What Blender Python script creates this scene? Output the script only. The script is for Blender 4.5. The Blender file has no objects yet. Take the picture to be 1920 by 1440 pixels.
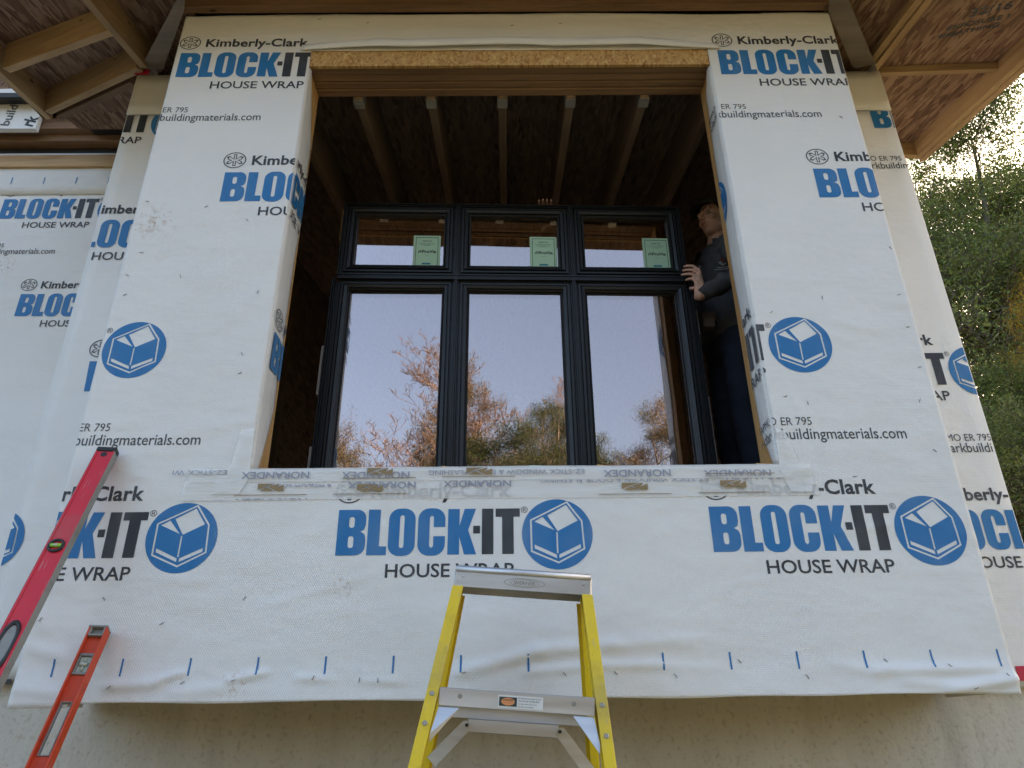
import bpy, bmesh, math, random
from mathutils import Vector, Matrix, Euler, noise
R = math.radians
S = bpy.context.scene
COL = S.collection
random.seed(7)
ZC = 1.35                      # camera height above the ground
F, PITCH, YAW, ROLL, DIST = 1388.07, R(25.334), R(.4623), R(-.6841), 2.3805

# ------------------------------------------------------------ camera
def cam_axes():
    cy, sy, cp, sp = math.cos(YAW), math.sin(YAW), math.cos(PITCH), math.sin(PITCH)
    f = Vector((sy*cp, cy*cp, sp)); r = Vector((cy, -sy, 0)); u = r.cross(f)
    c, s = math.cos(ROLL), math.sin(ROLL)
    return c*r + s*u, -s*r + c*u, f
AR, AU, AF = cam_axes()
CAMP = Vector((0, -DIST, ZC))
cd = bpy.data.cameras.new('camera'); cd.lens = F*36/1920; cd.sensor_width = 36; cd.clip_end = 2000; cd.clip_start = .02
co = bpy.data.objects.new('camera', cd); COL.objects.link(co)
co.matrix_world = Matrix(((AR.x, AU.x, -AF.x, CAMP.x), (AR.y, AU.y, -AF.y, CAMP.y), (AR.z, AU.z, -AF.z, CAMP.z), (0, 0, 0, 1)))
S.camera = co
def ray(px, py):
    return (AR*((px-960)/F) + AU*((720-py)/F) + AF).normalized()
def at(px, py, Y):             # photo pixel -> point on the vertical plane y = Y
    d = ray(px, py); return CAMP + d*((Y-CAMP.y)/d.y)
def onslope(px, py, z0, s=.25):  # photo pixel -> point on the roof plane z = z0 + s*y (heights relative to ZC)
    d = ray(px, py); return CAMP + d*((z0 + ZC + s*CAMP.y - CAMP.z)/(d.z - s*d.y))

# ------------------------------------------------------------ world, sun, exposure
SUN_EL, SUN_AZ = 13.0, 44.0    # azimuth measured from +y (behind the house) towards +x
w = bpy.data.worlds.new('World'); S.world = w; w.use_nodes = True
nt = w.node_tree; bg = nt.nodes['Background']
sky = nt.nodes.new('ShaderNodeTexSky'); sky.sky_type = 'NISHITA'; sky.sun_disc = False
sky.sun_elevation = R(SUN_EL); sky.sun_rotation = R(SUN_AZ); sky.air_density = .8; sky.dust_density = 7; sky.ozone_density = .3
nt.links.new(sky.outputs[0], bg.inputs[0]); bg.inputs[1].default_value = .15
sd = bpy.data.lights.new('sun', 'SUN'); sd.energy = 2.2; sd.angle = R(.6); sd.color = (1, .86, .70)
so = bpy.data.objects.new('sun', sd); COL.objects.link(so)
sv = Vector((math.sin(R(SUN_AZ))*math.cos(R(SUN_EL)), math.cos(R(SUN_AZ))*math.cos(R(SUN_EL)), math.sin(R(SUN_EL))))
so.rotation_euler = sv.to_track_quat('Z', 'Y').to_euler(); so.location = (20, 20, 20)
S.view_settings.view_transform = 'Standard'; S.view_settings.look = 'None'; S.view_settings.gamma = 1
S.view_settings.exposure = 2.50

# ------------------------------------------------------------ materials
def mat(name, col=(.5, .5, .5), rough=.6, metal=0, spec=.5):
    m = bpy.data.materials.new(name); m.use_nodes = True
    b = m.node_tree.nodes['Principled BSDF']
    b.inputs['Base Color'].default_value = (*col, 1); b.inputs['Roughness'].default_value = rough
    b.inputs['Metallic'].default_value = metal; b.inputs['Specular IOR Level'].default_value = spec
    return m
def N(m, t, **kw):
    n = m.node_tree.nodes.new(t)
    for k, v in kw.items():
        if k in n.inputs: n.inputs[k].default_value = v
        else: setattr(n, k, v)
    return n
def LK(m, a, b): m.node_tree.links.new(a, b)
def coords(m, scale=(1, 1, 1), rot=(0, 0, 0), src='Object'):
    tc = N(m, 'ShaderNodeTexCoord'); mp = N(m, 'ShaderNodeMapping')
    mp.inputs['Scale'].default_value = scale; mp.inputs['Rotation'].default_value = rot
    LK(m, tc.outputs[src], mp.inputs[0]); return mp.outputs[0]
def ramp(m, fac, stops):
    r = N(m, 'ShaderNodeValToRGB'); e = r.color_ramp.elements
    while len(e) < len(stops): e.new(.5)
    for x, (p, c) in zip(e, stops): x.position = p; x.color = (*c, 1)
    LK(m, fac, r.inputs[0]); return r.outputs[0]
def mix(m, fac, a, b, mode='MIX'):
    n = N(m, 'ShaderNodeMix', data_type='RGBA', blend_type=mode)
    for s, v in ((0, fac), (6, a), (7, b)):
        if hasattr(v, 'is_output'): LK(m, v, n.inputs[s])
        elif s == 0: n.inputs[0].default_value = v
        else: n.inputs[s].default_value = (*v, 1)
    return n.outputs[2]
def bump(m, h, strength=.3, dist=.01, prev=None):
    n = N(m, 'ShaderNodeBump'); n.inputs['Strength'].default_value = strength; n.inputs['Distance'].default_value = dist
    LK(m, h, n.inputs['Height'])
    if prev: LK(m, prev, n.inputs['Normal'])
    return n.outputs[0]
def P(m): return m.node_tree.nodes['Principled BSDF']
def setc(m, c): LK(m, c, P(m).inputs['Base Color'])
def setn(m, n): LK(m, n, P(m).inputs['Normal'])

def emboss(m, strength):
    # woven diamond embossing of the wrap
    a = N(m, 'ShaderNodeTexWave', wave_type='BANDS', bands_direction='X'); a.inputs['Scale'].default_value = 52
    b = N(m, 'ShaderNodeTexWave', wave_type='BANDS', bands_direction='X'); b.inputs['Scale'].default_value = 52
    LK(m, coords(m, rot=(0, R(33), 0)), a.inputs[0]); LK(m, coords(m, rot=(0, R(-33), 0)), b.inputs[0])
    mu = N(m, 'ShaderNodeMath', operation='MULTIPLY'); LK(m, a.outputs['Fac'], mu.inputs[0]); LK(m, b.outputs['Fac'], mu.inputs[1])
    return mu.outputs[0], bump(m, mu.outputs[0], strength, .0012)
def wrap_material(name, base, spots=()):
    m = mat(name, base, .42, spec=.35)
    n1 = N(m, 'ShaderNodeTexNoise'); n1.inputs['Scale'].default_value = 2.2; n1.inputs['Detail'].default_value = 5
    LK(m, coords(m), n1.inputs[0])
    c = ramp(m, n1.outputs[0], [(.3, tuple(x*.95 for x in base)), (.62, base)])
    n2 = N(m, 'ShaderNodeTexNoise'); n2.inputs['Scale'].default_value = 38; n2.inputs['Detail'].default_value = 6; n2.inputs['Roughness'].default_value = .7
    LK(m, coords(m), n2.inputs[0])
    c = mix(m, ramp(m, n2.outputs[0], [(.66, (0, 0, 0)), (.85, (.2, .2, .2))]), c, (.5, .46, .40))
    for (p, rad) in spots:     # brown handling stains of their own shape
        vd = N(m, 'ShaderNodeVectorMath', operation='DISTANCE'); tc = N(m, 'ShaderNodeTexCoord')
        LK(m, tc.outputs['Object'], vd.inputs[0]); vd.inputs[1].default_value = p
        mm = N(m, 'ShaderNodeMapRange'); LK(m, vd.outputs['Value'], mm.inputs[0]); mm.inputs[1].default_value = rad; mm.inputs[2].default_value = rad*.1
        n3 = N(m, 'ShaderNodeTexNoise'); n3.inputs['Scale'].default_value = 70; n3.inputs['Detail'].default_value = 5; LK(m, coords(m), n3.inputs[0])
        mr = N(m, 'ShaderNodeMapRange'); LK(m, n3.outputs[0], mr.inputs[0]); mr.inputs[1].default_value = .50; mr.inputs[2].default_value = .80
        mu = N(m, 'ShaderNodeMath', operation='MULTIPLY'); LK(m, mm.outputs[0], mu.inputs[0]); LK(m, mr.outputs[0], mu.inputs[1])
        c = mix(m, mu.outputs[0], c, (.33, .17, .06))
    setc(m, c)
    mu, nb = emboss(m, .6)
    n4 = N(m, 'ShaderNodeTexNoise'); n4.inputs['Scale'].default_value = 5.5; n4.inputs['Detail'].default_value = 3; LK(m, coords(m, (1, 1, 1.7)), n4.inputs[0])
    setn(m, bump(m, n4.outputs[0], .5, .02, nb))
    return m
WHITE = (.79, .785, .775)
M_wrap = wrap_material('house wrap', WHITE, [((at(293, 418, 0)), .11), (at(640, 1100, 0), .05), (at(12, 500, 1.32), .09), (at(440, 1285, 0), .06)])
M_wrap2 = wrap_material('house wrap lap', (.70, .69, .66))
def ink_material(name, col, worn):
    m = mat(name, col, .45, spec=.3)
    n = N(m, 'ShaderNodeTexNoise'); n.inputs['Scale'].default_value = 9; n.inputs['Detail'].default_value = 6; n.inputs['Roughness'].default_value = .65
    LK(m, coords(m, (1, 1, .5)), n.inputs[0])
    mu, nb = emboss(m, .6)
    a = N(m, 'ShaderNodeMath', operation='MULTIPLY'); LK(m, ramp(m, n.outputs[0], [(.42, (.10, .10, .10)), (.60, (.34, .34, .34)), (.74, (worn, worn, worn))]), a.inputs[0]); LK(m, mu, a.inputs[1])
    setc(m, mix(m, a.outputs[0], col, (.55, .56, .58))); setn(m, nb)
    return m
M_blue = ink_material('blue ink', (.008, .16, .42), .75)
M_black = ink_material('black ink', (.022, .026, .034), .95)
M_grey = mat('thin grey ink', (.045, .05, .06), .5)
M_navy = mat('navy tape print', (.27, .29, .37), .5)
M_brown = mat('bronze tape print', (.27, .19, .09), .5)

def wood(name, base, dark, grain=14, knots=True, rough=.7):
    m = mat(name, base, rough, spec=.25)
    n = N(m, 'ShaderNodeTexNoise'); n.inputs['Scale'].default_value = grain; n.inputs['Detail'].default_value = 6; n.inputs['Roughness'].default_value = .6; n.inputs['Distortion'].default_value = .6
    LK(m, coords(m, (.09, 1, 1)), n.inputs[0])
    c = ramp(m, n.outputs[0], [(.28, dark), (.52, base), (.75, tuple(min(1, x*1.18) for x in base))])
    n2 = N(m, 'ShaderNodeTexNoise'); n2.inputs['Scale'].default_value = 90; LK(m, coords(m, (.05, 1, 1)), n2.inputs[0])
    c = mix(m, ramp(m, n2.outputs[0], [(.45, (0, 0, 0)), (.75, (.4, .4, .4))]), c, dark)
    if knots:
        v = N(m, 'ShaderNodeTexVoronoi'); v.inputs['Scale'].default_value = 3.2; LK(m, coords(m, (1, 2.4, 2.4)), v.inputs[0])
        c = mix(m, ramp(m, v.outputs['Distance'], [(.045, (1, 1, 1)), (.075, (0, 0, 0))]), c, tuple(x*.35 for x in dark))
    o = N(m, 'ShaderNodeObjectInfo'); h = N(m, 'ShaderNodeHueSaturation'); 
    r = N(m, 'ShaderNodeMapRange'); LK(m, o.outputs['Random'], r.inputs[0]); r.inputs[3].default_value = .78; r.inputs[4].default_value = 1.12
    LK(m, r.outputs[0], h.inputs['Value']); LK(m, c, h.inputs['Color'])
    setc(m, h.outputs[0]); setn(m, bump(m, n.outputs[0], .25, .004))
    return m
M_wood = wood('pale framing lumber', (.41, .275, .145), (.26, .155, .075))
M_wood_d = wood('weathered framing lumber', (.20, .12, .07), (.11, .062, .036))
M_wood_l = wood('fresh stud lumber', (.52, .31, .125), (.36, .19, .07), knots=False)
M_head = wood('header lumber', (.31, .195, .115), (.19, .11, .06))
def osb(name, cols, scale=1):
    m = mat(name, cols[0], .75, spec=.2)
    hs = []
    col = None
    for i, (rot, sc) in enumerate(((.35, 62), (-.45, 50), (1.2, 72))):
        mp = N(m, 'ShaderNodeMapping'); tc = N(m, 'ShaderNodeTexCoord'); LK(m, tc.outputs['Object'], mp.inputs[0])
        mp.inputs['Rotation'].default_value = (0, 0, rot) ; mp.inputs['Scale'].default_value = (1*scale, .15*scale, .6*scale)
        ns = N(m, 'ShaderNodeTexNoise'); ns.inputs['Scale'].default_value = 5; LK(m, mp.outputs[0], ns.inputs[0])
        ad = N(m, 'ShaderNodeVectorMath', operation='MULTIPLY_ADD'); LK(m, ns.outputs['Color'], ad.inputs[0]); ad.inputs[1].default_value = (.07,)*3; LK(m, mp.outputs[0], ad.inputs[2])
        v = N(m, 'ShaderNodeTexVoronoi'); v.inputs['Scale'].default_value = sc; LK(m, ad.outputs[0], v.inputs[0])
        sp = N(m, 'ShaderNodeSeparateColor'); LK(m, v.outputs['Color'], sp.inputs[0])
        c = ramp(m, sp.outputs[0], [(0, cols[0]), (.35, cols[1]), (.7, cols[2]), (1, cols[3])])
        hs.append(sp.outputs[1])
        col = c if col is None else mix(m, ramp(m, sp.outputs[2], [(.45, (0, 0, 0)), (.5, (1, 1, 1))]), col, c)
    setc(m, col); setn(m, bump(m, hs[2], .5, .004))
    return m
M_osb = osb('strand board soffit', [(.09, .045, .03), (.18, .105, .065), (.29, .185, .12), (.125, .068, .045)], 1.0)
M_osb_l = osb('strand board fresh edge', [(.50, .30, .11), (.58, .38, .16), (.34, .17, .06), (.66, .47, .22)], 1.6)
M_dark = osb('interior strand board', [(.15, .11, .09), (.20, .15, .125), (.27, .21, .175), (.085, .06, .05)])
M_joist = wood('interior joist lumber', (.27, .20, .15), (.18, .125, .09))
def concrete():
    m = mat('parged concrete', (.48, .44, .35), .85, spec=.2)
    n = N(m, 'ShaderNodeTexNoise'); n.inputs['Scale'].default_value = 2.2; n.inputs['Detail'].default_value = 8; n.inputs['Roughness'].default_value = .65
    LK(m, coords(m, (2.2, 1, .6)), n.inputs[0])
    n2 = N(m, 'ShaderNodeTexNoise'); n2.inputs['Scale'].default_value = 60; n2.inputs['Detail'].default_value = 4; LK(m, coords(m), n2.inputs[0])
    c = ramp(m, n.outputs[0], [(.3, (.54, .505, .44)), (.7, (.66, .625, .56))])
    c = mix(m, ramp(m, n2.outputs[0], [(.3, (.5, .5, .5)), (.45, (0, 0, 0))]), c, (.34, .30, .225))
    st = N(m, 'ShaderNodeTexNoise'); st.inputs['Scale'].default_value = 9; st.inputs['Detail'].default_value = 4; LK(m, coords(m, (1, 1, .07)), st.inputs[0])
    c = mix(m, ramp(m, st.outputs[0], [(.52, (0, 0, 0)), (.7, (.55, .55, .55))]), c, (.44, .40, .33))
    vo = N(m, 'ShaderNodeTexVoronoi'); vo.inputs['Scale'].default_value = 16; LK(m, coords(m), vo.inputs[0])
    c = mix(m, ramp(m, vo.outputs['Distance'], [(.02, (.45, .45, .45)), (.05, (0, 0, 0))]), c, (.20, .17, .12))
    bl = N(m, 'ShaderNodeTexNoise'); bl.inputs['Scale'].default_value = .9; bl.inputs['Detail'].default_value = 10; bl.inputs['Roughness'].default_value = .7; LK(m, coords(m), bl.inputs[0])
    c = mix(m, ramp(m, bl.outputs[0], [(.42, (0, 0, 0)), (.62, (.6, .6, .6))]), c, (.62, .59, .53))
    setc(m, c); setn(m, bump(m, n2.outputs[0], .5, .005, bump(m, n.outputs[0], .5, .03))); return m
M_conc = concrete()
M_strip = wood('painted shade flap', (.22, .185, .155), (.17, .14, .115), knots=False)  # flap tone darkened to carry the shade under the roof
M_black_frame = mat('black aluminium cladding', (.014, .0165, .0195), .38, spec=.4)
_n = N(M_black_frame, 'ShaderNodeTexNoise'); _n.inputs['Scale'].default_value = 9; _n.inputs['Detail'].default_value = 6; LK(M_black_frame, coords(M_black_frame), _n.inputs[0])
_r = N(M_black_frame, 'ShaderNodeMapRange'); LK(M_black_frame, _n.outputs[0], _r.inputs[0]); _r.inputs[3].default_value = .28; _r.inputs[4].default_value = .5
LK(M_black_frame, _r.outputs[0], P(M_black_frame).inputs['Roughness'])
M_gasket = mat('black gasket', (.006, .006, .007), .6)
def glass(name, fac, tint, trans):
    m = bpy.data.materials.new(name); m.use_nodes = True; t = m.node_tree
    t.nodes.remove(t.nodes['Principled BSDF']); out = t.nodes['Material Output']
    g = N(m, 'ShaderNodeBsdfGlossy'); g.inputs['Roughness'].default_value = 0; g.inputs['Color'].default_value = (*tint, 1)
    tr = N(m, 'ShaderNodeBsdfTransparent'); tr.inputs[0].default_value = (*trans, 1)
    nz = N(m, 'ShaderNodeTexNoise'); nz.inputs['Scale'].default_value = 3.5; nz.inputs['Detail'].default_value = 1; LK(m, coords(m), nz.inputs[0]); LK(m, bump(m, nz.outputs[0], .03, .01), g.inputs['Normal'])
    fr = N(m, 'ShaderNodeFresnel'); fr.inputs[0].default_value = 1.45
    ad = N(m, 'ShaderNodeMath', operation='ADD', use_clamp=True); LK(m, fr.outputs[0], ad.inputs[0]); ad.inputs[1].default_value = fac
    mx = N(m, 'ShaderNodeMixShader'); LK(m, ad.outputs[0], mx.inputs[0]); LK(m, tr.outputs[0], mx.inputs[1]); LK(m, g.outputs[0], mx.inputs[2])
    LK(m, mx.outputs[0], out.inputs[0]); return m
M_glass1 = glass('outer low-e glass', .33, (.97, .81, .765), (.82, .92, .86))
M_glass2 = glass('inner low-e glass', .10, (1.0, .68, .80), (.82, .92, .86))
M_alu = mat('mill aluminium', (.62, .63, .65), .34, .85)
_n = N(M_alu, 'ShaderNodeTexNoise'); _n.inputs['Scale'].default_value = 30; _n.inputs['Detail'].default_value = 6; LK(M_alu, coords(M_alu, (.12, 1, 1)), _n.inputs[0])
setc(M_alu, ramp(M_alu, _n.outputs[0], [(.3, (.50, .50, .51)), (.7, (.68, .69, .71))])); _r = N(M_alu, 'ShaderNodeMapRange'); LK(M_alu, _n.outputs[0], _r.inputs[0]); _r.inputs[3].default_value = .28; _r.inputs[4].default_value = .55; LK(M_alu, _r.outputs[0], P(M_alu).inputs['Roughness'])
def scuffed(name, col, worn, rough=.4, amt=.35):
    m = mat(name, col, rough)
    n = N(m, 'ShaderNodeTexNoise'); n.inputs['Scale'].default_value = 24; n.inputs['Detail'].default_value = 8; n.inputs['Roughness'].default_value = .7; LK(m, coords(m), n.inputs[0])
    c = mix(m, ramp(m, n.outputs[0], [(.50, (0, 0, 0)), (.70, (amt,)*3)]), col, worn)
    n3 = N(m, 'ShaderNodeTexNoise'); n3.inputs['Scale'].default_value = 160; n3.inputs['Detail'].default_value = 3; LK(m, coords(m, (1, 1, .06), (.1, .25, 0)), n3.inputs[0])
    c = mix(m, ramp(m, n3.outputs[0], [(.64, (0, 0, 0)), (.70, (.55, .55, .55))]), c, tuple(.5*x+.25 for x in worn))
    n5 = N(m, 'ShaderNodeTexNoise'); n5.inputs['Scale'].default_value = 4; n5.inputs['Detail'].default_value = 8; LK(m, coords(m), n5.inputs[0])
    c = mix(m, ramp(m, n5.outputs[0], [(.55, (0, 0, 0)), (.75, (.45, .45, .45))]), c, (.22, .19, .14)); setc(m, c)
    _r = N(m, 'ShaderNodeMapRange'); LK(m, n.outputs[0], _r.inputs[0]); _r.inputs[3].default_value = rough-.1; _r.inputs[4].default_value = rough+.2; LK(m, _r.outputs[0], P(m).inputs['Roughness'])
    return m
M_yellow = scuffed('yellow fibreglass', (.78, .56, .012), (.42, .30, .02), .42, .5)
M_red = scuffed('red painted level', (.60, .012, .030), (.40, .06, .06), .38, .4)
M_orange = scuffed('orange painted level', (.62, .065, .018), (.35, .05, .02), .5, .6)
M_greymetal = scuffed('scuffed grey metal', (.26, .265, .25), (.14, .14, .13), .5, .6)
M_rubber = mat('black plastic', (.015, .016, .017), .5)
M_vial = mat('green vial', (.25, .55, .05), .2)
M_vialc = mat('clear vial', (.50, .55, .45), .2)
M_mint = mat('mint paper', (.40, .62, .46), .6)
M_paper = mat('white label', (.72, .72, .70), .6)
M_ltext = mat('label ink', (.03, .05, .05), .6)
M_lteal = mat('label teal', (.03, .20, .28), .6)
M_lor = mat('label orange', (.70, .28, .10), .6)
M_redtape = mat('red sheathing tape', (.52, .015, .05), .35)
M_steel = mat('galvanised steel', (.42, .44, .46), .45, .7)
M_staple = mat('steel staple', (.10, .10, .105), .45, .5)
def tape_material():
    m = mat('translucent flashing tape', (.90, .90, .88), .38)
    t = N(m, 'ShaderNodeBsdfTransparent'); mx = N(m, 'ShaderNodeMixShader'); mx.inputs[0].default_value = .42
    out = m.node_tree.nodes['Material Output']; LK(m, P(m).outputs[0], mx.inputs[1]); LK(m, t.outputs[0], mx.inputs[2]); LK(m, mx.outputs[0], out.inputs[0])
    n = N(m, 'ShaderNodeTexNoise'); n.inputs['Scale'].default_value = 11; n.inputs['Detail'].default_value = 4; LK(m, coords(m, (.5, 1, 1.6)), n.inputs[0]); setn(m, bump(m, n.outputs[0], .5, .02))
    return m
M_tape = tape_material()

# ------------------------------------------------------------ object helpers
def tag(o, label=None, cat=None, group=None, kind=None):
    for k, v in (('label', label), ('category', cat), ('group', group), ('kind', kind)):
        if v: o[k] = v
    return o
def empty(name, loc=(0, 0, 0), rot=(0, 0, 0)):
    o = bpy.data.objects.new(name, None); COL.objects.link(o); o.location = loc; o.rotation_euler = rot; o.empty_display_size = .1
    return o
def link(name, me, m=None, parent=None, mw=None, smooth=False):
    o = bpy.data.objects.new(name, me); COL.objects.link(o)
    if m is not None:
        for x in (m if isinstance(m, (list, tuple)) else [m]): me.materials.append(x)
    if mw is not None: o.matrix_world = mw
    if parent is not None:
        o.parent = parent; o.matrix_parent_inverse = parent_inv(parent)
    if smooth:
        for p in me.polygons: p.use_smooth = True
    return o
def pw(o):
    m = o.matrix_basis.copy()
    if o.parent: m = pw(o.parent) @ o.matrix_parent_inverse @ m
    return m
def parent_inv(p): return pw(p).inverted()
class MB:
    """collects faces in one bmesh"""
    def __init__(s): s.bm = bmesh.new()
    def box(s, a, b, mi=0):
        x0, y0, z0 = a; x1, y1, z1 = b
        v = [s.bm.verts.new(p) for p in ((x0, y0, z0), (x1, y0, z0), (x1, y1, z0), (x0, y1, z0), (x0, y0, z1), (x1, y0, z1), (x1, y1, z1), (x0, y1, z1))]
        for f in ((0, 3, 2, 1), (4, 5, 6, 7), (0, 1, 5, 4), (1, 2, 6, 5), (2, 3, 7, 6), (3, 0, 4, 7)):
            s.bm.faces.new([v[i] for i in f]).material_index = mi
        return v
    def poly(s, pts, mi=0):
        f = s.bm.faces.new([s.bm.verts.new(p) for p in pts]); f.material_index = mi; return f
    def prism(s, pts, d, mi=0):
        """closed polygon pts extruded by vector d"""
        d = Vector(d); a = [s.bm.verts.new(p) for p in pts]; b = [s.bm.verts.new(Vector(p)+d) for p in pts]; n = len(a)
        s.bm.faces.new(a[::-1]).material_index = mi; s.bm.faces.new(b).material_index = mi
        for i in range(n): s.bm.faces.new((a[i], a[(i+1) % n], b[(i+1) % n], b[i])).material_index = mi
    def tube(s, pts, rad, seg=10, cap=True, mi=0):
        pts = [Vector(p) for p in pts]; rings = []
        if not isinstance(rad, (list, tuple)): rad = [rad]*len(pts)
        up = None
        for i, p in enumerate(pts):
            t = (pts[min(i+1, len(pts)-1)]-pts[max(i-1, 0)]).normalized()
            if up is None: up = t.orthogonal().normalized()
            else:
                up = (up - t*up.dot(t)); up = up.normalized() if up.length > 1e-6 else t.orthogonal().normalized()
            b = t.cross(up)
            rings.append([s.bm.verts.new(p + (up*math.cos(2*math.pi*k/seg) + b*math.sin(2*math.pi*k/seg))*rad[i]) for k in range(seg)])
        for a, b in zip(rings, rings[1:]):
            for k in range(seg): s.bm.faces.new((a[k], a[(k+1) % seg], b[(k+1) % seg], b[k])).material_index = mi
        if cap:
            s.bm.faces.new(rings[0][::-1]).material_index = mi; s.bm.faces.new(rings[-1]).material_index = mi
    def ball(s, c, r, sub=2, sc=(1, 1, 1), rot=None):
        m = Matrix.Translation(c) @ ((rot.to_matrix().to_4x4() if rot else Matrix())) @ Matrix.Diagonal((r*sc[0], r*sc[1], r*sc[2], 1))
        bmesh.ops.create_icosphere(s.bm, subdivisions=sub, radius=1, matrix=m)
    def build(s, name, m=None, parent=None, mw=None, bevel=0, smooth=False):
        bmesh.ops.recalc_face_normals(s.bm, faces=s.bm.faces)
        if bevel:
            bmesh.ops.bevel(s.bm, geom=[e for e in s.bm.edges if e.is_manifold and e.calc_face_angle(0) > .5], offset=bevel, segments=1, affect='EDGES', clamp_overlap=True)
        me = bpy.data.meshes.new(name); s.bm.to_mesh(me); s.bm.free()
        return link(name, me, m, parent, mw, smooth)
def beam(name, p0, p1, wd, ht, m, parent, up=(0, 0, 1), align=(0, 0), bevel=.002, mi=None):
    """board from p0 to p1; wd across, ht along 'up'; align shifts the section (-1..1)"""
    p0, p1 = Vector(p0), Vector(p1); x = (p1-p0); L = x.length; x.normalize()
    z = Vector(up); z = (z - x*z.dot(x)).normalized(); y = z.cross(x)
    mw = Matrix(((x.x, y.x, z.x, p0.x), (x.y, y.y, z.y, p0.y), (x.z, y.z, z.z, p0.z), (0, 0, 0, 1)))
    b = MB(); oy, oz = align[0]*wd/2, align[1]*ht/2
    b.box((0, -wd/2+oy, -ht/2+oz), (L, wd/2+oy, ht/2+oz))
    return b.build(name, m, parent, mw, bevel)
def Z(p): return Vector((p[0], p[1], p[2]+ZC))      # point given with height relative to the camera
def copy_tree(o, parent=None):
    c = o.copy(); COL.objects.link(c)
    if parent: c.parent = parent; c.matrix_parent_inverse = o.matrix_parent_inverse.copy()
    for ch in [x for x in COL.objects if x.parent == o]: copy_tree(ch, c)
    return c

# ------------------------------------------------------------ flat lettering
def curve_mesh(splines):
    cu = bpy.data.curves.new('c', 'CURVE'); cu.dimensions = '2D'; cu.fill_mode = 'BOTH'
    for pts in splines:
        sp = cu.splines.new('POLY'); sp.points.add(len(pts)-1)
        for q, p in zip(sp.points, pts): q.co = (p[0], p[1], 0, 1)
        sp.use_cyclic_u = True
    o = bpy.data.objects.new('c', cu); COL.objects.link(o); bpy.context.view_layer.update()
    me = bpy.data.meshes.new_from_object(o.evaluated_get(bpy.context.evaluated_depsgraph_get()))
    r = ([(v.co.x, v.co.y) for v in me.vertices], [list(p.vertices) for p in me.polygons])
    bpy.data.objects.remove(o); bpy.data.curves.remove(cu); bpy.data.meshes.remove(me)
    return r
_tc = {}
def text_mesh(body, off=0.0, space=1.0):
    k = (body, off, space)
    if k in _tc: return _tc[k]
    cu = bpy.data.curves.new('t', 'FONT'); cu.body = body; cu.size = 1; cu.offset = off; cu.space_character = space; cu.resolution_u = 3
    o = bpy.data.objects.new('t', cu); COL.objects.link(o); bpy.context.view_layer.update()
    me = bpy.data.meshes.new_from_object(o.evaluated_get(bpy.context.evaluated_depsgraph_get()))
    r = ([(v.co.x, v.co.y) for v in me.vertices], [list(p.vertices) for p in me.polygons])
    bpy.data.objects.remove(o); bpy.data.curves.remove(cu); bpy.data.meshes.remove(me)
    _tc[k] = r; return r
CAPH = max(v[1] for v in text_mesh('H')[0])
def text2d(body, cap, width=None, off=0.0, space=1.0, anchor='l', x=0, y=0, rot=0):
    vs, fs = text_mesh(body, off, space); s = cap/CAPH
    x0, x1 = min(v[0] for v in vs), max(v[0] for v in vs)
    sx = s if width is None else width/(x1-x0)
    vs = [((v[0]-x0)*sx, v[1]*s) for v in vs]; W = (x1-x0)*sx
    sh = {'l': 0, 'r': -W, 'c': -W/2}[anchor]
    c, n = math.cos(rot), math.sin(rot)
    return [((a+sh)*c - b*n + x, (a+sh)*n + b*c + y) for a, b in vs], fs
def arc(cx, cy, rx, ry, a0, a1, n=8):
    return [(cx+rx*math.cos(R(a0+(a1-a0)*i/n)), cy+ry*math.sin(R(a0+(a1-a0)*i/n))) for i in range(n+1)]
def slot(x0, x1, y0, y1, r):
    return arc(x1-r, y1-r, r, r, 0, 90, 5)+arc(x0+r, y1-r, r, r, 90, 180, 5)+arc(x0+r, y0+r, r, r, 180, 270, 5)+arc(x1-r, y0+r, r, r, 270, 360, 5)
# the condensed heavy word, unit letter height
BLUEW = curve_mesh([
    [(0, 0), (0, 1)]+[(.42, 1)]+arc(.42, .80, .19, .20, 80, 0, 4)+[(.61, .66)]+[(.58, .56), (.50, .515), (.59, .46), (.62, .36)]+[(.62, .20)]+arc(.42, .20, .20, .20, 0, -90, 4),
    slot(.245, .365, .60, .84, .055), slot(.245, .365, .16, .42, .055),
    [(.66, 0), (.66, 1), (.92, 1), (.92, .19), (1.08, .19), (1.08, 0)],
    slot(1.11, 1.69, -.02, 1.02, .24), slot(1.35, 1.45, .15, .87, .05),
    arc(2.10, .78, .24, .24, 0, 90, 5)+arc(1.99, .78, .24, .24, 90, 180, 5)+arc(1.99, .22, .24, .24, 180, 270, 5)+arc(2.10, .22, .24, .24, 270, 360, 5)
    + [(2.34, .40), (2.09, .40), (2.09, .19), (2.045, .14), (2.00, .19), (2.00, .82), (2.045, .86), (2.09, .82), (2.09, .60), (2.34, .60)],
    [(2.40, 0), (2.40, 1), (2.65, 1), (2.65, .62), (2.76, 1), (3.01, 1), (2.84, .53), (3.02, 0), (2.76, 0), (2.65, .38), (2.65, 0)]])
BLACKW = curve_mesh([[(2.95, .45), (2.95, .62), (3.10, .62), (3.10, .45)],
    [(3.14, 0), (3.14, 1), (3.39, 1), (3.39, 0)],
    [(3.58, 0), (3.58, .815), (3.44, .815), (3.44, 1), (3.97, 1), (3.97, .815), (3.83, .815), (3.83, 0)]])
def hexpts(k):
    P0 = [(-.733, .39), (.30, .905), (.70, .354), (.737, -.426), (.015, -.80), (-.726, -.483)]
    return [(x*k, y*k) for x, y in P0]
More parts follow.
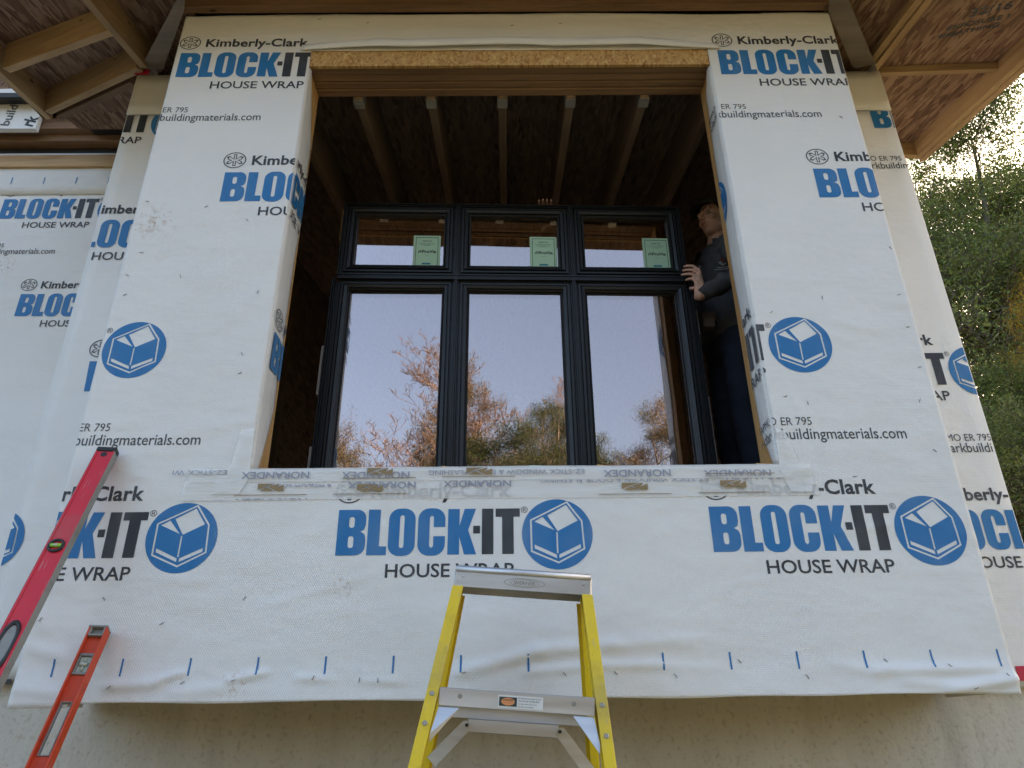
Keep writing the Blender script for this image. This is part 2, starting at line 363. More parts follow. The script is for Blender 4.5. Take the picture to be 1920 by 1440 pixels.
ICON = curve_mesh([arc(0, 0, 1, 1, 0, 354, 59), hexpts(1.045), hexpts(.975),
    [(-.643, .354), (-.403, .494), (-.07, .10)], [(-.27, .532), (.28, .837), (.597, .373), (.015, .076)],
    [(-.03, .05), (.015, .05), (.015, -.55), (-.03, -.55)],
    [(-.65, -.30), (-.65, -.41), (-.03, -.69), (-.03, -.585)], [(.65, -.30), (.65, -.41), (.035, -.69), (.035, -.585)]])
def seg2(a, b, t):
    a, b = Vector(a), Vector(b); n = (b-a).normalized(); n = Vector((-n.y, n.x))*t
    return [tuple(a+n), tuple(b+n), tuple(b-n), tuple(a-n)]
KC = curve_mesh([arc(0, 0, 1, 1, 0, 351, 39), arc(0, 0, .90, .90, 0, 351, 39),
    [(-.14, .74), (.14, .74), (.14, .20), (.46, .52), (.74, .42), (.60, .10), (.36, 0), (.60, -.12), (.74, -.42), (.46, -.52), (.14, -.20), (.14, -.74), (-.14, -.74), (-.14, -.20), (-.46, -.52), (-.74, -.42), (-.60, -.12), (-.36, 0), (-.60, .10), (-.74, .42), (-.46, .52), (-.14, .20)],
    [(-.06, .66), (.06, .66), (.06, .06), (.42, .38), (.60, .34), (.50, .14), (.22, 0), (.50, -.16), (.60, -.34), (.42, -.38), (.06, -.06), (.06, -.66), (-.06, -.66), (-.06, -.06), (-.42, -.38), (-.60, -.34), (-.50, -.16), (-.22, 0), (-.50, .14), (-.60, .34), (-.42, .38), (-.06, .06)]])
def xf(m2, sx, sy, dx, dy): return [(x*sx+dx, y*sy+dy) for x, y in m2[0]], m2[1]
H = .149
class Sheet:
    """printing on one sheet of wrap, in sheet coordinates (u along, z up, relative to the camera height)"""
    def __init__(s): s.items = []
    def add(s, name, m, *parts): s.items.append((name, m, parts))
    def block(s, u, z, parts='KNBCHR'):
        if 'K' in parts: s.add('printed_emblem', M_grey, xf(KC, .047, .042, u+.030, z+.213))
        if 'N' in parts: s.add('printed_maker_name', M_black, text2d('Kimberly-Clark', .047, .462, .026, 1.03, 'l', u+.102, z+.189))
        if 'B' in parts:
            s.add('printed_wordmark', M_blue, xf(BLUEW, H, H, u, z)); s.add('printed_wordmark', M_black, xf(BLACKW, H, H, u, z))
        if 'C' in parts: s.add('printed_house_logo', M_blue, xf(ICON, .1145, .1145, u+.712, z+.064))
        if 'H' in parts: s.add('printed_caption', M_black, text2d('HOUSE WRAP', .041, .408, .012, 1.0, 'l', u+.162, z-.070))
        if 'R' in parts: s.add('printed_mark', M_grey, text2d('®', .020, None, 0, 1, 'l', u+.596, z+.134))
    def url(s, ur, z, dz=.048):
        s.add('printed_web_address', M_grey, text2d('kimberly-clarkbuildingmaterials.com', .039, .715, .004, 1, 'r', ur, z))
        s.add('printed_report_number', M_grey, text2d('IAPMO ER 795', .029, .235, 0, 1, 'r', ur-.318, z+dz))
    def ticks(s, u0, n, z0, z1, du=.2032):
        for i in range(n): s.add('printed_tick', M_blue, ([(u0+du*i-.0028, z0), (u0+du*i+.0028, z0), (u0+du*i+.0028, z1), (u0+du*i-.0028, z1)], [[0, 1, 2, 3]]))
    def emit(s, regions, parent, grid=.02):
        """regions: list of (u0,u1,z0,z1,map(u,z)->point)"""
        for name, m, entry in s.items:
            out = bmesh.new()
            for (u0, u1, z0, z1, fn) in regions:
                b = bmesh.new()
                for vs, fs in entry:
                    if max(v[0] for v in vs) < u0 or min(v[0] for v in vs) > u1 or max(v[1] for v in vs) < z0 or min(v[1] for v in vs) > z1: continue
                    vv = [b.verts.new((x, y, 0)) for x, y in vs]
                    for f in fs:
                        try: b.faces.new([vv[i] for i in f])
                        except ValueError: pass
                def cut(co_, no, clear): bmesh.ops.bisect_plane(b, geom=b.verts[:]+b.edges[:]+b.faces[:], plane_co=co_, plane_no=no, clear_outer=clear, dist=1e-6)
                for c_, n_ in (((u0, 0, 0), (-1, 0, 0)), ((u1, 0, 0), (1, 0, 0)), ((0, z0, 0), (0, -1, 0)), ((0, z1, 0), (0, 1, 0))): cut(c_, n_, True)
                if b.verts:
                    a0, a1 = min(v.co.x for v in b.verts), max(v.co.x for v in b.verts)
                    g = math.floor(a0/grid)*grid+grid
                    while g < a1: cut((g, 0, 0), (1, 0, 0), False); g += grid
                    a0, a1 = min(v.co.y for v in b.verts), max(v.co.y for v in b.verts)
                    g = math.floor(a0/grid)*grid+grid
                    while g < a1: cut((0, g, 0), (0, 1, 0), False); g += grid
                for v in b.verts: v.co = fn(v.co.x, v.co.y)
                if not b.verts: b.free(); continue
                me = bpy.data.meshes.new('x'); b.to_mesh(me); b.free(); out.from_mesh(me); bpy.data.meshes.remove(me)
            if out.verts:
                me = bpy.data.meshes.new(name); out.to_mesh(me); link(name, me, m, parent)
            out.free()

# ============================================================ GROUND
def ground():
    m = mat('bare earth and thin grass', (.2, .15, .1), .95, spec=.1)
    n = N(m, 'ShaderNodeTexNoise'); n.inputs['Scale'].default_value = .35; n.inputs['Detail'].default_value = 9; LK(m, coords(m), n.inputs[0])
    n2 = N(m, 'ShaderNodeTexNoise'); n2.inputs['Scale'].default_value = 14; n2.inputs['Detail'].default_value = 8; LK(m, coords(m), n2.inputs[0])
    c = ramp(m, n.outputs[0], [(.35, (.24, .17, .10)), (.6, (.10, .12, .04))]); c = mix(m, ramp(m, n2.outputs[0], [(.4, (0, 0, 0)), (.7, (.6, .6, .6))]), c, (.30, .23, .15))
    setc(m, c); setn(m, bump(m, n2.outputs[0], .6, .05))
    b = MB(); K = 24
    lines = [-900, -300, -120, -60, -30, -16, -8, -4, 0, 4, 8, 16, 30, 60, 120, 300, 900]
    vs = {}
    for i, x in enumerate(lines):
        for j, y in enumerate(lines):
            d = math.hypot(x, y); vs[i, j] = b.bm.verts.new((x, y, 0 if d < 9 else .25*noise.noise(Vector((x*.05, y*.05, 0)))))
    for i in range(len(lines)-1):
        for j in range(len(lines)-1): b.bm.faces.new((vs[i, j], vs[i+1, j], vs[i+1, j+1], vs[i, j+1]))
    tag(b.build('ground', m), kind='structure')
ground()

# ============================================================ HOUSE
house = empty('house', (0, .4, 0))
tag(house, 'unfinished timber house wrapped in white printed building paper above a bare concrete foundation', 'house')
XL, XR, ZB, ZT = -1.47, 1.515, .094, 3.025        # projecting bay
OL, OR, OB, OT = -.866, .92, .812, 2.700          # rough opening
MY = .40; ML, MR = -1.885, 1.945                  # main wall
FY = 1.32                                          # wall of the far wing
def gap(a, b): return a + (b-a)
# ---- displacement of the loose front sheet
def pz(px, py): p = at(px, py, 0); return p.x, p.z-ZC
RIDGES = []
for (a, b, amp, wd) in (((860, 1262), (1010, 1222), .016, .020), ((1010, 1222), (1150, 1210), .016, .022), ((1150, 1210), (1300, 1200), .009, .022),
        ((985, 1262), (1130, 1246), .009, .014), ((1130, 1250), (1235, 1246), .010, .014), ((1235, 1246), (1330, 1252), .004, .016),
        ((1560, 1245), (1640, 1262), .006, .018), ((1640, 1258), (1860, 1254), .014, .016), ((1780, 1294), (1905, 1272), .022, .017), ((1690, 1278), (1800, 1290), .008, .017),
        ((205, 1288), (300, 1282), .014, .015), ((300, 1276), (345, 1262), .014, .011), ((330, 1300), (440, 1288), .007, .016), ((430, 1276), (500, 1262), .013, .011),
        ((560, 1272), (620, 1274), .010, .013), ((690, 1277), (750, 1278), .007, .011), ((40, 1295), (150, 1300), .009, .020), ((60, 1215), (120, 1235), .008, .02), ((90, 1180), (60, 1140), .006, .016)):
    RIDGES.append((Vector(pz(*a)), Vector(pz(*b)), amp, wd))
_r = random.Random(3)
CREASES = [(_r.uniform(XL, XR), _r.uniform(.34, 2.9), _r.gauss(0, .35)+(math.pi/2 if _r.random() < .3 else 0), _r.uniform(.06, .26), _r.uniform(.0010, .0030)) for _ in range(60)]
def disp(u, z):
    d = .0016*noise.noise(Vector((u*3.1, z*2.3, 1.7))) + .0012*noise.noise(Vector((u*9, z*5, 4.7)))
    if z < .62:
        q = Vector((u, z))
        for a, b, amp, wd in RIDGES:
            ab = b-a; t = max(0, min(1, (q-a).dot(ab)/ab.length_squared)); k = (q-(a+ab*t)).length/wd
            if k < 3: d += .68*amp*math.exp(-k*k)*(.55+.45*math.sin(math.pi*min(1, max(0, .15+.7*t))))
        if z < .2: d += .012*(1-(z-ZB)/.106)*(1+.6*noise.noise(Vector((u*4.5, 0, 2))))*.8
    for k_, (cu, cz, sl_, ln, am) in enumerate(CREASES):
        du, dz = u-cu, z-cz; t = du*math.cos(sl_)+dz*math.sin(sl_); n_ = -du*math.sin(sl_)+dz*math.cos(sl_)
        if abs(t) < ln: d += am*math.exp(-(n_/.013)**2)*(1-(t/ln)**2)
    if z > 2.86 and abs(u) < 1.2: d += .008*noise.noise(Vector((u*2.2, z*14, 8)))*min(1, (z-2.86)*12)
    return max(d, -.002)
def front(u, z, off=0): return Vector((u, -.006-disp(u, z)-off, z+ZC))
# ---- front sheet with the opening cut out
def frange(a, b, n): return [a+(b-a)*i/n for i in range(n+1)]
us = frange(XL, OL, 50)[:-1]+frange(OL, OR, 130)[:-1]+frange(OR, XR, 50)
zs = frange(ZB, .42, 44)[:-1]+frange(.42, OB, 30)[:-1]+frange(OB, OT, 130)[:-1]+frange(OT, OT+.09, 3)[:-1]+frange(OT+.09, ZT, 18)
bm = bmesh.new(); g = {}
for i, u in enumerate(us):
    for j, z in enumerate(zs):
        zz = z
        if j == 0: zz = z + .006*noise.noise(Vector((u*3, 0, 0))) - (.010 if u < -1.3 else 0)
        p = front(u, z); p.z = zz+ZC
        if j == len(zs)-1: p.z += .012*noise.noise(Vector((u*1.6, 3, 0)))
        g[i, j] = bm.verts.new(p)
for i in range(len(us)-1):
    for j in range(len(zs)-1):
        uc, zc = (us[i]+us[i+1])/2, (zs[j]+zs[j+1])/2
        if OL < uc < OR and OB < zc < OT+.09: continue
        bm.faces.new((g[i, j], g[i+1, j], g[i+1, j+1], g[i, j+1]))
for v in [v for v in bm.verts if not v.link_faces]: bm.verts.remove(v)
me = bpy.data.meshes.new('house_wrap'); bm.to_mesh(me); bm.free()
fw = link('house_wrap', me, M_wrap, house, smooth=True)
sm = fw.modifiers.new('t', 'SOLIDIFY'); sm.thickness = .0012; sm.offset = 1
tag(fw, 'white printed wrap over the front of the projecting bay')
# reveals: the sheet turned into the opening
def rev_edge(z, side):
    d = (.112 if side > 0 else .150)+.008*math.sin(z*4+side) + .005*math.sin(z*11+side*2)
    if side < 0 and z > 2.38: d = max(.006, d-(z-2.38)*.40)
    if side < 0 and z < 1.10: d = max(.03, d-(1.10-z)*.35)
    if side > 0 and z > 2.60: d = max(.02, d-(z-2.60)*.8)
    if side > 0 and z < .96: d = max(.03, d-(.96-z)*.45)
    return d
for side in (-1, 1):
    X = OL if side < 0 else OR
    bm = bmesh.new(); rows = []
    for z in frange(OB+.002, OT-.012, 60):
        e = rev_edge(z, side)
        e0_ = front(X, z).y
        rows.append([bm.verts.new((X - side*((0 if k == 0 else .0035) + (.0 if k in (0,) else .004*math.sin(math.pi*k/8)+.002*noise.noise(Vector((z*5, k*.3, side))))), e0_ + (e-e0_)*k/8, z+ZC)) for k in range(9)])
    for a, b in zip(rows, rows[1:]):
        for k in range(8): bm.faces.new((a[k], a[k+1], b[k+1], b[k]))
    me = bpy.data.meshes.new('house_wrap'); bm.to_mesh(me); bm.free()
    o = link('house_wrap', me, M_wrap, house, smooth=True); o.modifiers.new('t', 'SOLIDIFY').thickness = .0008
    tag(o, 'wrap folded into the %s side of the window opening' % ('left' if side < 0 else 'right'))
# printing on the front sheet
sh = Sheet()
for k in range(-1, 3): sh.block(-.552+1.2125*k, .522)
for u in (-1.448, .963): sh.block(u, 2.632)
for u in (-2.35, -1.145, .056, 1.269): sh.block(u, 1.944)
for u in (-2.059, -.846, .359, 1.58): sh.block(u, 1.210)
for u in (-1.040, 1.361): sh.url(u, 2.377)
for u in (-1.048, 1.374): sh.url(u, .905, .052)
sh.ticks(-1.364, 15, .169, .219)
o_ = .0022
rim = .125
regs = [(XL+.002, OL, ZB+.02, ZT-.01, lambda u, z: front(u, z, o_)), (OR, XR-.002, ZB+.02, ZT-.01, lambda u, z: front(u, z, o_)),
        (OL, OR, ZB+.02, OB-.012, lambda u, z: front(u, z, o_))]
sh.emit(regs, fw)
def rev_map(side):
    X = OL if side < 0 else OR
    return lambda u, z: Vector((X - side*.0112, -.004+abs(u-X), z+ZC))
for side, o in ((-1, None), (1, None)):
    X = OL if side < 0 else OR
    a, b = (X, X+.142) if side < 0 else (X-.103, X)
    sh.emit([(a, b, OB+.06, 2.56, rev_map(side))], [x for x in COL.objects if x.name.startswith('house_wrap') and x.get('label', '').find('left' if side < 0 else 'right') > 0][0])
# ---- bay body behind the sheet
b = MB()
def bx(*a): b.box(Z(a[0:3]), Z(a[3:6]))
bx(XL+.004, 0, ZB+.03, OL-.002, .012, ZT-.004); bx(OR+.002, 0, ZB+.03, XR-.004, .012, ZT-.004)
bx(OL-.002, 0, ZB+.03, OR+.002, .012, OB-.04); bx(OL-.03, -.003, OT, OR+.03, .012, ZT-.004)
tag(b.build('wall_sheathing', M_osb_l, house), 'strand board strip bared above the window opening')
for side, x0, x1 in ((-1, XL+.008, XL+.014), (1, XR-.014, XR-.008)):
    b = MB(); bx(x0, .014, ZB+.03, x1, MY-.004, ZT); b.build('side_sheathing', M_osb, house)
    b = MB(); xx = XL+.001 if side < 0 else XR-.001
    bx(min(xx, xx-side*.004), .002, ZB+.005, max(xx, xx-side*.004), MY-.006, ZT); b.build('side_wrap', M_wrap, house)
# bay floor (overhanging underside)
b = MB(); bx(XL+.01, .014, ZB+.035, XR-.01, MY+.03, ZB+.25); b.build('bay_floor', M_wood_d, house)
# header plies, studs, sill
for i, (y0, y1, dz) in enumerate(((.013, .049, .003), (.054, .090, .006), (.094, .128, .004), (.131, .172, -.002))):
    beam('header_board', Z((OL-.10, (y0+y1)/2, OT+dz+.14)), Z((OR+.10, (y0+y1)/2, OT+dz+.14)), y1-y0, .28, M_head, house, bevel=.003)
for x0, x1 in ((OL-.038, OL), (OR, OR+.038)):
    beam('jamb_stud', Z(((x0+x1)/2, .0925, OB-.04)), Z(((x0+x1)/2, .0925, OT-.001)), .16, .038, M_wood_l, house, up=(1, 0, 0), bevel=.002)
for x0, x1 in ((XL+.03, XL+.068), (OL-.25, OL-.212), (OR+.212, OR+.25), (XR-.068, XR-.03)):
    beam('wall_stud', Z(((x0+x1)/2, .0925, ZB+.26)), Z(((x0+x1)/2, .0925, OT-.001)), .15, .038, M_wood_l, house, up=(1, 0, 0))
beam('sill_board', Z((OL+.001, .0925, OB-.021)), Z((OR-.001, .0925, OB-.021)), .158, .038, M_wood_l, house)
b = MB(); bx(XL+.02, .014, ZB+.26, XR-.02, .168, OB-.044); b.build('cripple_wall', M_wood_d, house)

# ---- folded flap of wrap above the opening
bm = bmesh.new(); rows = []
for i, u in enumerate(frange(OL-.045, OR+.055, 70)):
    t = (u-OL)/(OR-OL); col = []
    lo = OT+.088 - .010*math.sin(math.pi*min(1, max(0, t)))*-1 + .004*math.sin(t*17)
    edge = min(1, max(0, min(t+.03, 1.03-t)*5))
    for k in range(7):
        s_ = k/6
        z = lo + (.068*(.55+.45*edge))*s_
        y = -.010 - (.004+.022*math.sin(math.pi*min(1, (1-s_)*.75+.0)))*(.3+.7*edge) - .003*noise.noise(Vector((u*6, s_*3, 0)))
        col.append(bm.verts.new((u, y, z+ZC)))
    rows.append(col)
for a, c in zip(rows, rows[1:]):
    for k in range(6): bm.faces.new((a[k], c[k], c[k+1], a[k+1]))
me = bpy.data.meshes.new('wrap_flap'); bm.to_mesh(me); bm.free()
o = link('wrap_flap', me, M_wrap, house, smooth=True); o.modifiers.new('t', 'SOLIDIFY').thickness = .001

# ---- main wall behind the bay, far wing, foundation
def wallsheet(name, x0, x1, y, z0, z1, m, label=None):
    bm = bmesh.new(); xs, zs_ = frange(x0, x1, max(2, int((x1-x0)/.06))), frange(z0, z1, max(2, int((z1-z0)/.06)))
    gg = [[bm.verts.new((x, y-.004-.0025*noise.noise(Vector((x*3, z*3, y))), z+ZC)) for z in zs_] for x in xs]
    for i in range(len(xs)-1):
        for j in range(len(zs_)-1): bm.faces.new((gg[i][j], gg[i+1][j], gg[i+1][j+1], gg[i][j+1]))
    me = bpy.data.meshes.new(name); bm.to_mesh(me); bm.free(); o = link(name, me, m, house, smooth=True)
    mod = o.modifiers.new('t', 'SOLIDIFY'); mod.thickness = .0015; mod.offset = 1
    if label: tag(o, label)
    return o
def onwall(u, z, y): return Vector((u, y-.0077-.0025*noise.noise(Vector((u*3, z*3, y))), z+ZC))
LAP = 2.817
wl = wallsheet('house_wrap', ML, XL+.02, MY, .185, LAP+.01, M_wrap, 'narrow strip of wrap at the left corner of the main wall')
wr = wallsheet('house_wrap', XR-.02, MR, MY, .130, LAP+.01, M_wrap, 'narrow strip of wrap at the right corner of the main wall')
for x0, x1 in ((ML-.002, XL+.02), (XR-.02, MR+.002)):
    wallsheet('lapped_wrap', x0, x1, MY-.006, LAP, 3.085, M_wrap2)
wf = wallsheet('house_wrap', -7, ML+.02, FY, .20, 3.36, M_wrap, 'wrap on the recessed wall of the left wing')
LF = at(100, 367, FY).z-ZC
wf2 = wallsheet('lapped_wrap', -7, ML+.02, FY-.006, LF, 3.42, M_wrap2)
for a_ in ((ML+.004, MY+.004, .20, XL+.05, MY+.14, 3.10), (XR-.05, MY+.004, .20, MR-.004, MY+.14, 3.10), (ML+.004, MY+.1405, .20, ML+.16, FY+.0035, 3.3),
           (-7, FY+.004, .22, ML+.1, FY+.15, 3.40), (ML, 6.001, .2, -1.1, 6.15, 4.70), (1.3, 6.001, .2, MR, 6.15, 4.70), (-1.0995, 6.001, .2, 1.2995, 6.15, 1.0), (-1.0995, 6.001, 1.55, 1.2995, 6.15, 4.70)):  # gap in the unseen back wall added to brighten the room
    b = MB(); bx(*a_); b.build('main_wall', M_dark, house)
b = MB(); b.prism([Z((MR-.16, y, z)) for y, z in ((MY+.1405, .20), (6, .20), (6, 4.70), (MY+.1405, 3.335))], (.156, 0, 0)); b.build('main_wall', M_dark, house)
for a_ in (((MR-.0005, MY, .2+ZC), (MR+.001, 6, 3.2+ZC)), ((ML-.001, MY, .2+ZC), (ML+.0005, FY, 3.2+ZC))):
    b = MB(); b.box(*a_); b.build('corner_wrap', M_wrap, house)
b = MB(); b.box((-7, MY+.03, -.3), (MR-.03, 5.9, .19+ZC)); b.build('foundation_wall', M_conc, house)
s2 = Sheet(); s2.block(-2.351, 2.703); s2.block(-2.025, 2.018); s2.block(-2.65, .621)
def pm(px, py): q_ = at(px, py, MY); return q_.x, q_.z-ZC
s2.add('printed_wordmark', M_blue, ([pm(*q_) for q_ in ((170, 679), (190, 679), (176, 735), (159, 735))], [[0, 1, 2, 3]]))
q_ = pm(190, 655); s2.add('printed_emblem', M_grey, xf(KC, .046, .042, q_[0], q_[1]))
s2.emit([(ML+.004, XL, .2, LAP-.002, lambda u, z: onwall(u, z, MY))], wl)
s3 = Sheet(); s3.block(1.838, 2.703); s3.url(2.243, 2.445); s3.block(1.257, 1.293); s3.url(2.261, .996); s3.block(1.55, .611)
s3.emit([(XR, MR-.004, .2, LAP-.002, lambda u, z: onwall(u, z, MY))], wr)
s4 = Sheet(); s4.block(-3.123, 2.905); s4.block(-2.832, 2.207); s4.url(-2.712, 2.642); s4.block(-3.9, 1.5)
s4.emit([(-6, ML, .3, LF-.002, lambda u, z: onwall(u, z, FY))], wf)
s5 = Sheet(); s5.ticks(at(25, 340, FY).x-.4064, 7, at(100, 347, FY).z-ZC, at(100, 335, FY).z-ZC)
s5.emit([(-6, ML, 3.1, 3.5, lambda u, z: onwall(u, z, FY-.006))], wf2)
# streaks of print at the left edge of the bay
# red sheathing tape at corner and bottom, last strip a plain black line
for a, c, Y in (((1903, 1249), (1960, 1276), MY-.012), ((256, 126), (278, 140), MY-.016), ((-30, 1274), (20, 1283), MY-.012)):
    p, q = at(*a, Y), at(*c, Y); b = MB(); b.box((p.x, Y-.002, min(p.z, q.z)), (q.x, Y, max(p.z, q.z))); b.build('red_tape_black_line', M_redtape if c[1] != 1283 else M_rubber, house)

# ---- roof
ZR = 3.0
def roof_pt(x, y, dz=0): return Z((x, y, ZR+.25*y+dz))
upn = Vector((0, -.25, 1)).normalized()
RX0, RX1 = -2.62, 2.62
def roofsheet(name, x0, x1, y0, y1, dz, th, m):
    L = (y1-y0)*math.sqrt(1+.0625); b = MB(); b.box((0, 0, 0), (x1-x0, L, th))
    a = math.atan(.25); mw = Matrix.Translation(roof_pt(x0, y0, dz)) @ Matrix.Rotation(a, 4, 'X')
    return b.build(name, m, house, mw)
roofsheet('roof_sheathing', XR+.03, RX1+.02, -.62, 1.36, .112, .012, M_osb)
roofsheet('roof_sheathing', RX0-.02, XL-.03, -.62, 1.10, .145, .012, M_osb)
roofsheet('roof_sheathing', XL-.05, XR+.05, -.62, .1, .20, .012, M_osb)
roofsheet('roof_cover', RX0-.03, RX1+.03, -.62, 1.37, .22, .03, M_rubber)
roofsheet('roof_cover', -7.2, RX0-.031, 1.10, 6.2, .42, .03, M_rubber)
roofsheet('roof_cover', ML-.1, MR+.1, 1.37, 6.2, .22, .03, M_rubber)
# board closing the soffit above the bay, its edge at the top of the sheet
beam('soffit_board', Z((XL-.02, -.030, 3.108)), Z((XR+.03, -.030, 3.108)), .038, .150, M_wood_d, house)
# right overhang
rr0 = onslope(1720, 298, ZR); rr1 = roof_pt(rr0.x, -.62)
beam('rake_board', rr1, rr0, .038, .135, M_wood, house, up=upn, align=(0, 1))
beam('rake_board', rr1+Vector((.040, 0, -.004)), rr0+Vector((.040, .02, -.004)), .036, .150, M_wood, house, up=upn, align=(0, 1))
e0 = onslope(1697, 300, ZR)
beam('eave_board', rr0+Vector((0, -.02, 0)), Vector((MR-.1, rr0.y-.02, rr0.z)), .038, .10, M_wood, house, align=(0, 1))
pA = onslope(1630, 122, ZR+.07); pB = onslope(1752, 0, ZR+.07); d_ = (pB-pA); d_.x = 0
beam('lookout', pA+Vector((0, .05, .012)), pA+d_*2.2, .038, .040, M_wood, house, up=upn, align=(0, 1))
beam('lookout', pA+Vector((.042, .12, .016)), pA+Vector((.042, 0, .006))+d_*2.2, .036, .034, M_wood, house, up=upn, align=(0, 1))
l0, l1 = onslope(1640, 141, ZR+.07), onslope(1885, 132, ZR+.07)
beam('lookout', l0, l1, .036, .040, M_wood, house, up=upn, align=(0, 1))
# flaps of wrap under the roof beside the bay, shade put into their colour
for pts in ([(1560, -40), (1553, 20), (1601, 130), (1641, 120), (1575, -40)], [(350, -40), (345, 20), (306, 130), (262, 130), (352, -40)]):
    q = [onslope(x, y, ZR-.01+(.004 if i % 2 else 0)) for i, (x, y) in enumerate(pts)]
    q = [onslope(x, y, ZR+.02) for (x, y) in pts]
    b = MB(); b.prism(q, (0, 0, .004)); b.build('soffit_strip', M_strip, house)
# left overhang
rl0 = onslope(92, 224, ZR); rl1 = roof_pt(rl0.x, -.62)
beam('rake_board', rl1, rl0, .038, .145, M_wood, house, up=upn, align=(0, 1))
pa, pb = onslope(270, 128, ZR), onslope(158, 4, ZR); d_ = pb-pa; d_.x *= .6
beam('lookout', pa, pa+d_*2, .038, .145, M_wood, house, up=upn, align=(0, 1))
for (a, c, ht) in (((208, 62), (12, 133), .142), ((262, 131), (90, 212), .142), ((250, 158), (112, 222), .09), ((330, -60), (150, -8), .142)):
    beam('lookout', onslope(*a, ZR), onslope(*c, ZR), .040, ht, M_wood if ht > .1 else M_wood_d, house, up=upn, align=(0, 1))
# boards above the far wing wall
for y0, y1, Y, th, m in ((290, 312, FY-.03, .05, M_wood), (240, 264, FY-.05, .09, M_wood_d), (222, 241, FY-.10, .05, M_wood_d)):
    za, zb = at(100, y1, Y).z, at(100, y0, Y).z
    beam('top_plate', Vector((-7, Y+th/2, (za+zb)/2)), Vector((ML+.1, Y+th/2, (za+zb)/2)), th, zb-za, m, house)
b = MB(); za, zb = at(100, 292, FY+.02).z, at(100, 262, FY).z; b.box((-7, FY+.02, za), (ML, FY+.05, zb+.15)); b.build('rim_gap_shade', M_rubber, house)  # black sheet put in for the darkness between the boards
b = MB(); b.box((-7, FY+.0, at(100, 224, FY).z), (ML, FY+.02, at(100, 224, FY).z+.5)); b.build('gable_sheathing', M_osb, house)
# scrap of the wing's upper wall, wrapped
gp = [at(x, y, FY-.14) for x, y in ((-40, 168), (26, 166), (74, 216), (66, 241), (-40, 241))]
b = MB(); b.prism([(p.x, FY-.14, p.z) for p in gp], (0, .035, 0)); gw = b.build('gable_wrap', M_wrap, house)
for body, px, py, cap, wdt, m, rot in (('buildingmat', 16, 236, .056, .43, M_grey, 84), ('rk', 60, 238, .075, .085, M_black, 74)):
    q = at(px, py, FY-.14); vs, fs = text2d(body, cap, wdt, .01 if m is M_grey else .03, 1, 'l', q.x, q.z, R(rot))
    me = bpy.data.meshes.new('printed_lettering'); me.from_pydata([(x, FY-.1425, z) for x, z in vs], [], fs); link('printed_lettering', me, m, gw)

# grade stamp printed on the right soffit sheet
stamp = []
for body, px, py, cap in (('32/16', 1856, 24, .055), ('EXPOSURE 1', 1832, 46, .034), ('SHEATHING', 1814, 62, .034)):
    q = onslope(px, py, ZR+.110); vs, fs = text2d(body, cap, None, .02, 1, 'c', 0, 0, R(200))
    me = bpy.data.meshes.new('grade_stamp'); me.from_pydata([(q.x-x, q.y+y, q.z+.25*y) for x, y in vs], [], fs); link('grade_stamp', me, M_black, house)

# ---- interior: rafters, hangers, lining
rz = at(942, 187, .18).z-ZC-.25*.18
raf = None
for px in (530, 672, 808, 942, 1070, 1208, 1345):
    x = at(px, 185, .18).x
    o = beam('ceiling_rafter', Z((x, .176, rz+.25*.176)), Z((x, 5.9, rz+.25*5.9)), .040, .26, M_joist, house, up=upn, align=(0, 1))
    hb = MB(); y0 = .178; z0 = rz+.25*y0
    hb.box(Z((x-.024, y0, z0-.004)), Z((x+.024, y0+.05, z0+.002))); hb.box(Z((x-.024, y0, z0)), Z((x-.0215, y0+.05, z0+.12))); hb.box(Z((x+.0215, y0, z0)), Z((x+.024, y0+.05, z0+.12)))
    hb.box(Z((x-.022, y0+.018, z0-.006)), Z((x+.022, y0+.045, z0-.0045)))
    hb.build('joist_hanger', M_steel, o)
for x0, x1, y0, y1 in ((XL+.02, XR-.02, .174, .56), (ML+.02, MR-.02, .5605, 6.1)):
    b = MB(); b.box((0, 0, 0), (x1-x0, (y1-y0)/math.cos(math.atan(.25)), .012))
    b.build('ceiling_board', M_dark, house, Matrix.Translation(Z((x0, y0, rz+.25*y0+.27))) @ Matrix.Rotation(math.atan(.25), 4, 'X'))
b = MB(); b.prism([Z((ML+.02, y, z)) for y, z in ((FY+.152, .2), (5.999, .2), (5.999, 4.70), (FY+.152, 3.54))], (.13, 0, 0)); b.build('partition_wall', M_dark, house)
b = MB(); bx(XL+.01, .17, .60, XR-.01, MY+.2, .838); bx(ML+.02, MY+.15, .60, MR-.02, 5.9, .84); b.build('subfloor', M_dark, house)
b = MB(); bx(XL+.016, .17, .84, XL+.03, MY+.1, 3.1); bx(XR-.03, .17, .84, XR-.016, MY+.1, 3.1); b.build('interior_lining', M_dark, house)
for y in (.30, .62, 1.02, 1.42, 1.82, 2.22, 2.62):
    for xs_ in ((XL+.05 if y < .5 else ML+.19), (XR-.05 if y < .5 else MR-.19)):
        beam('interior_stud', Z((xs_, y, .84)), Z((xs_, y, 2.6+.25*y)), .038, .09, M_joist, house, up=(1, 0, 0))
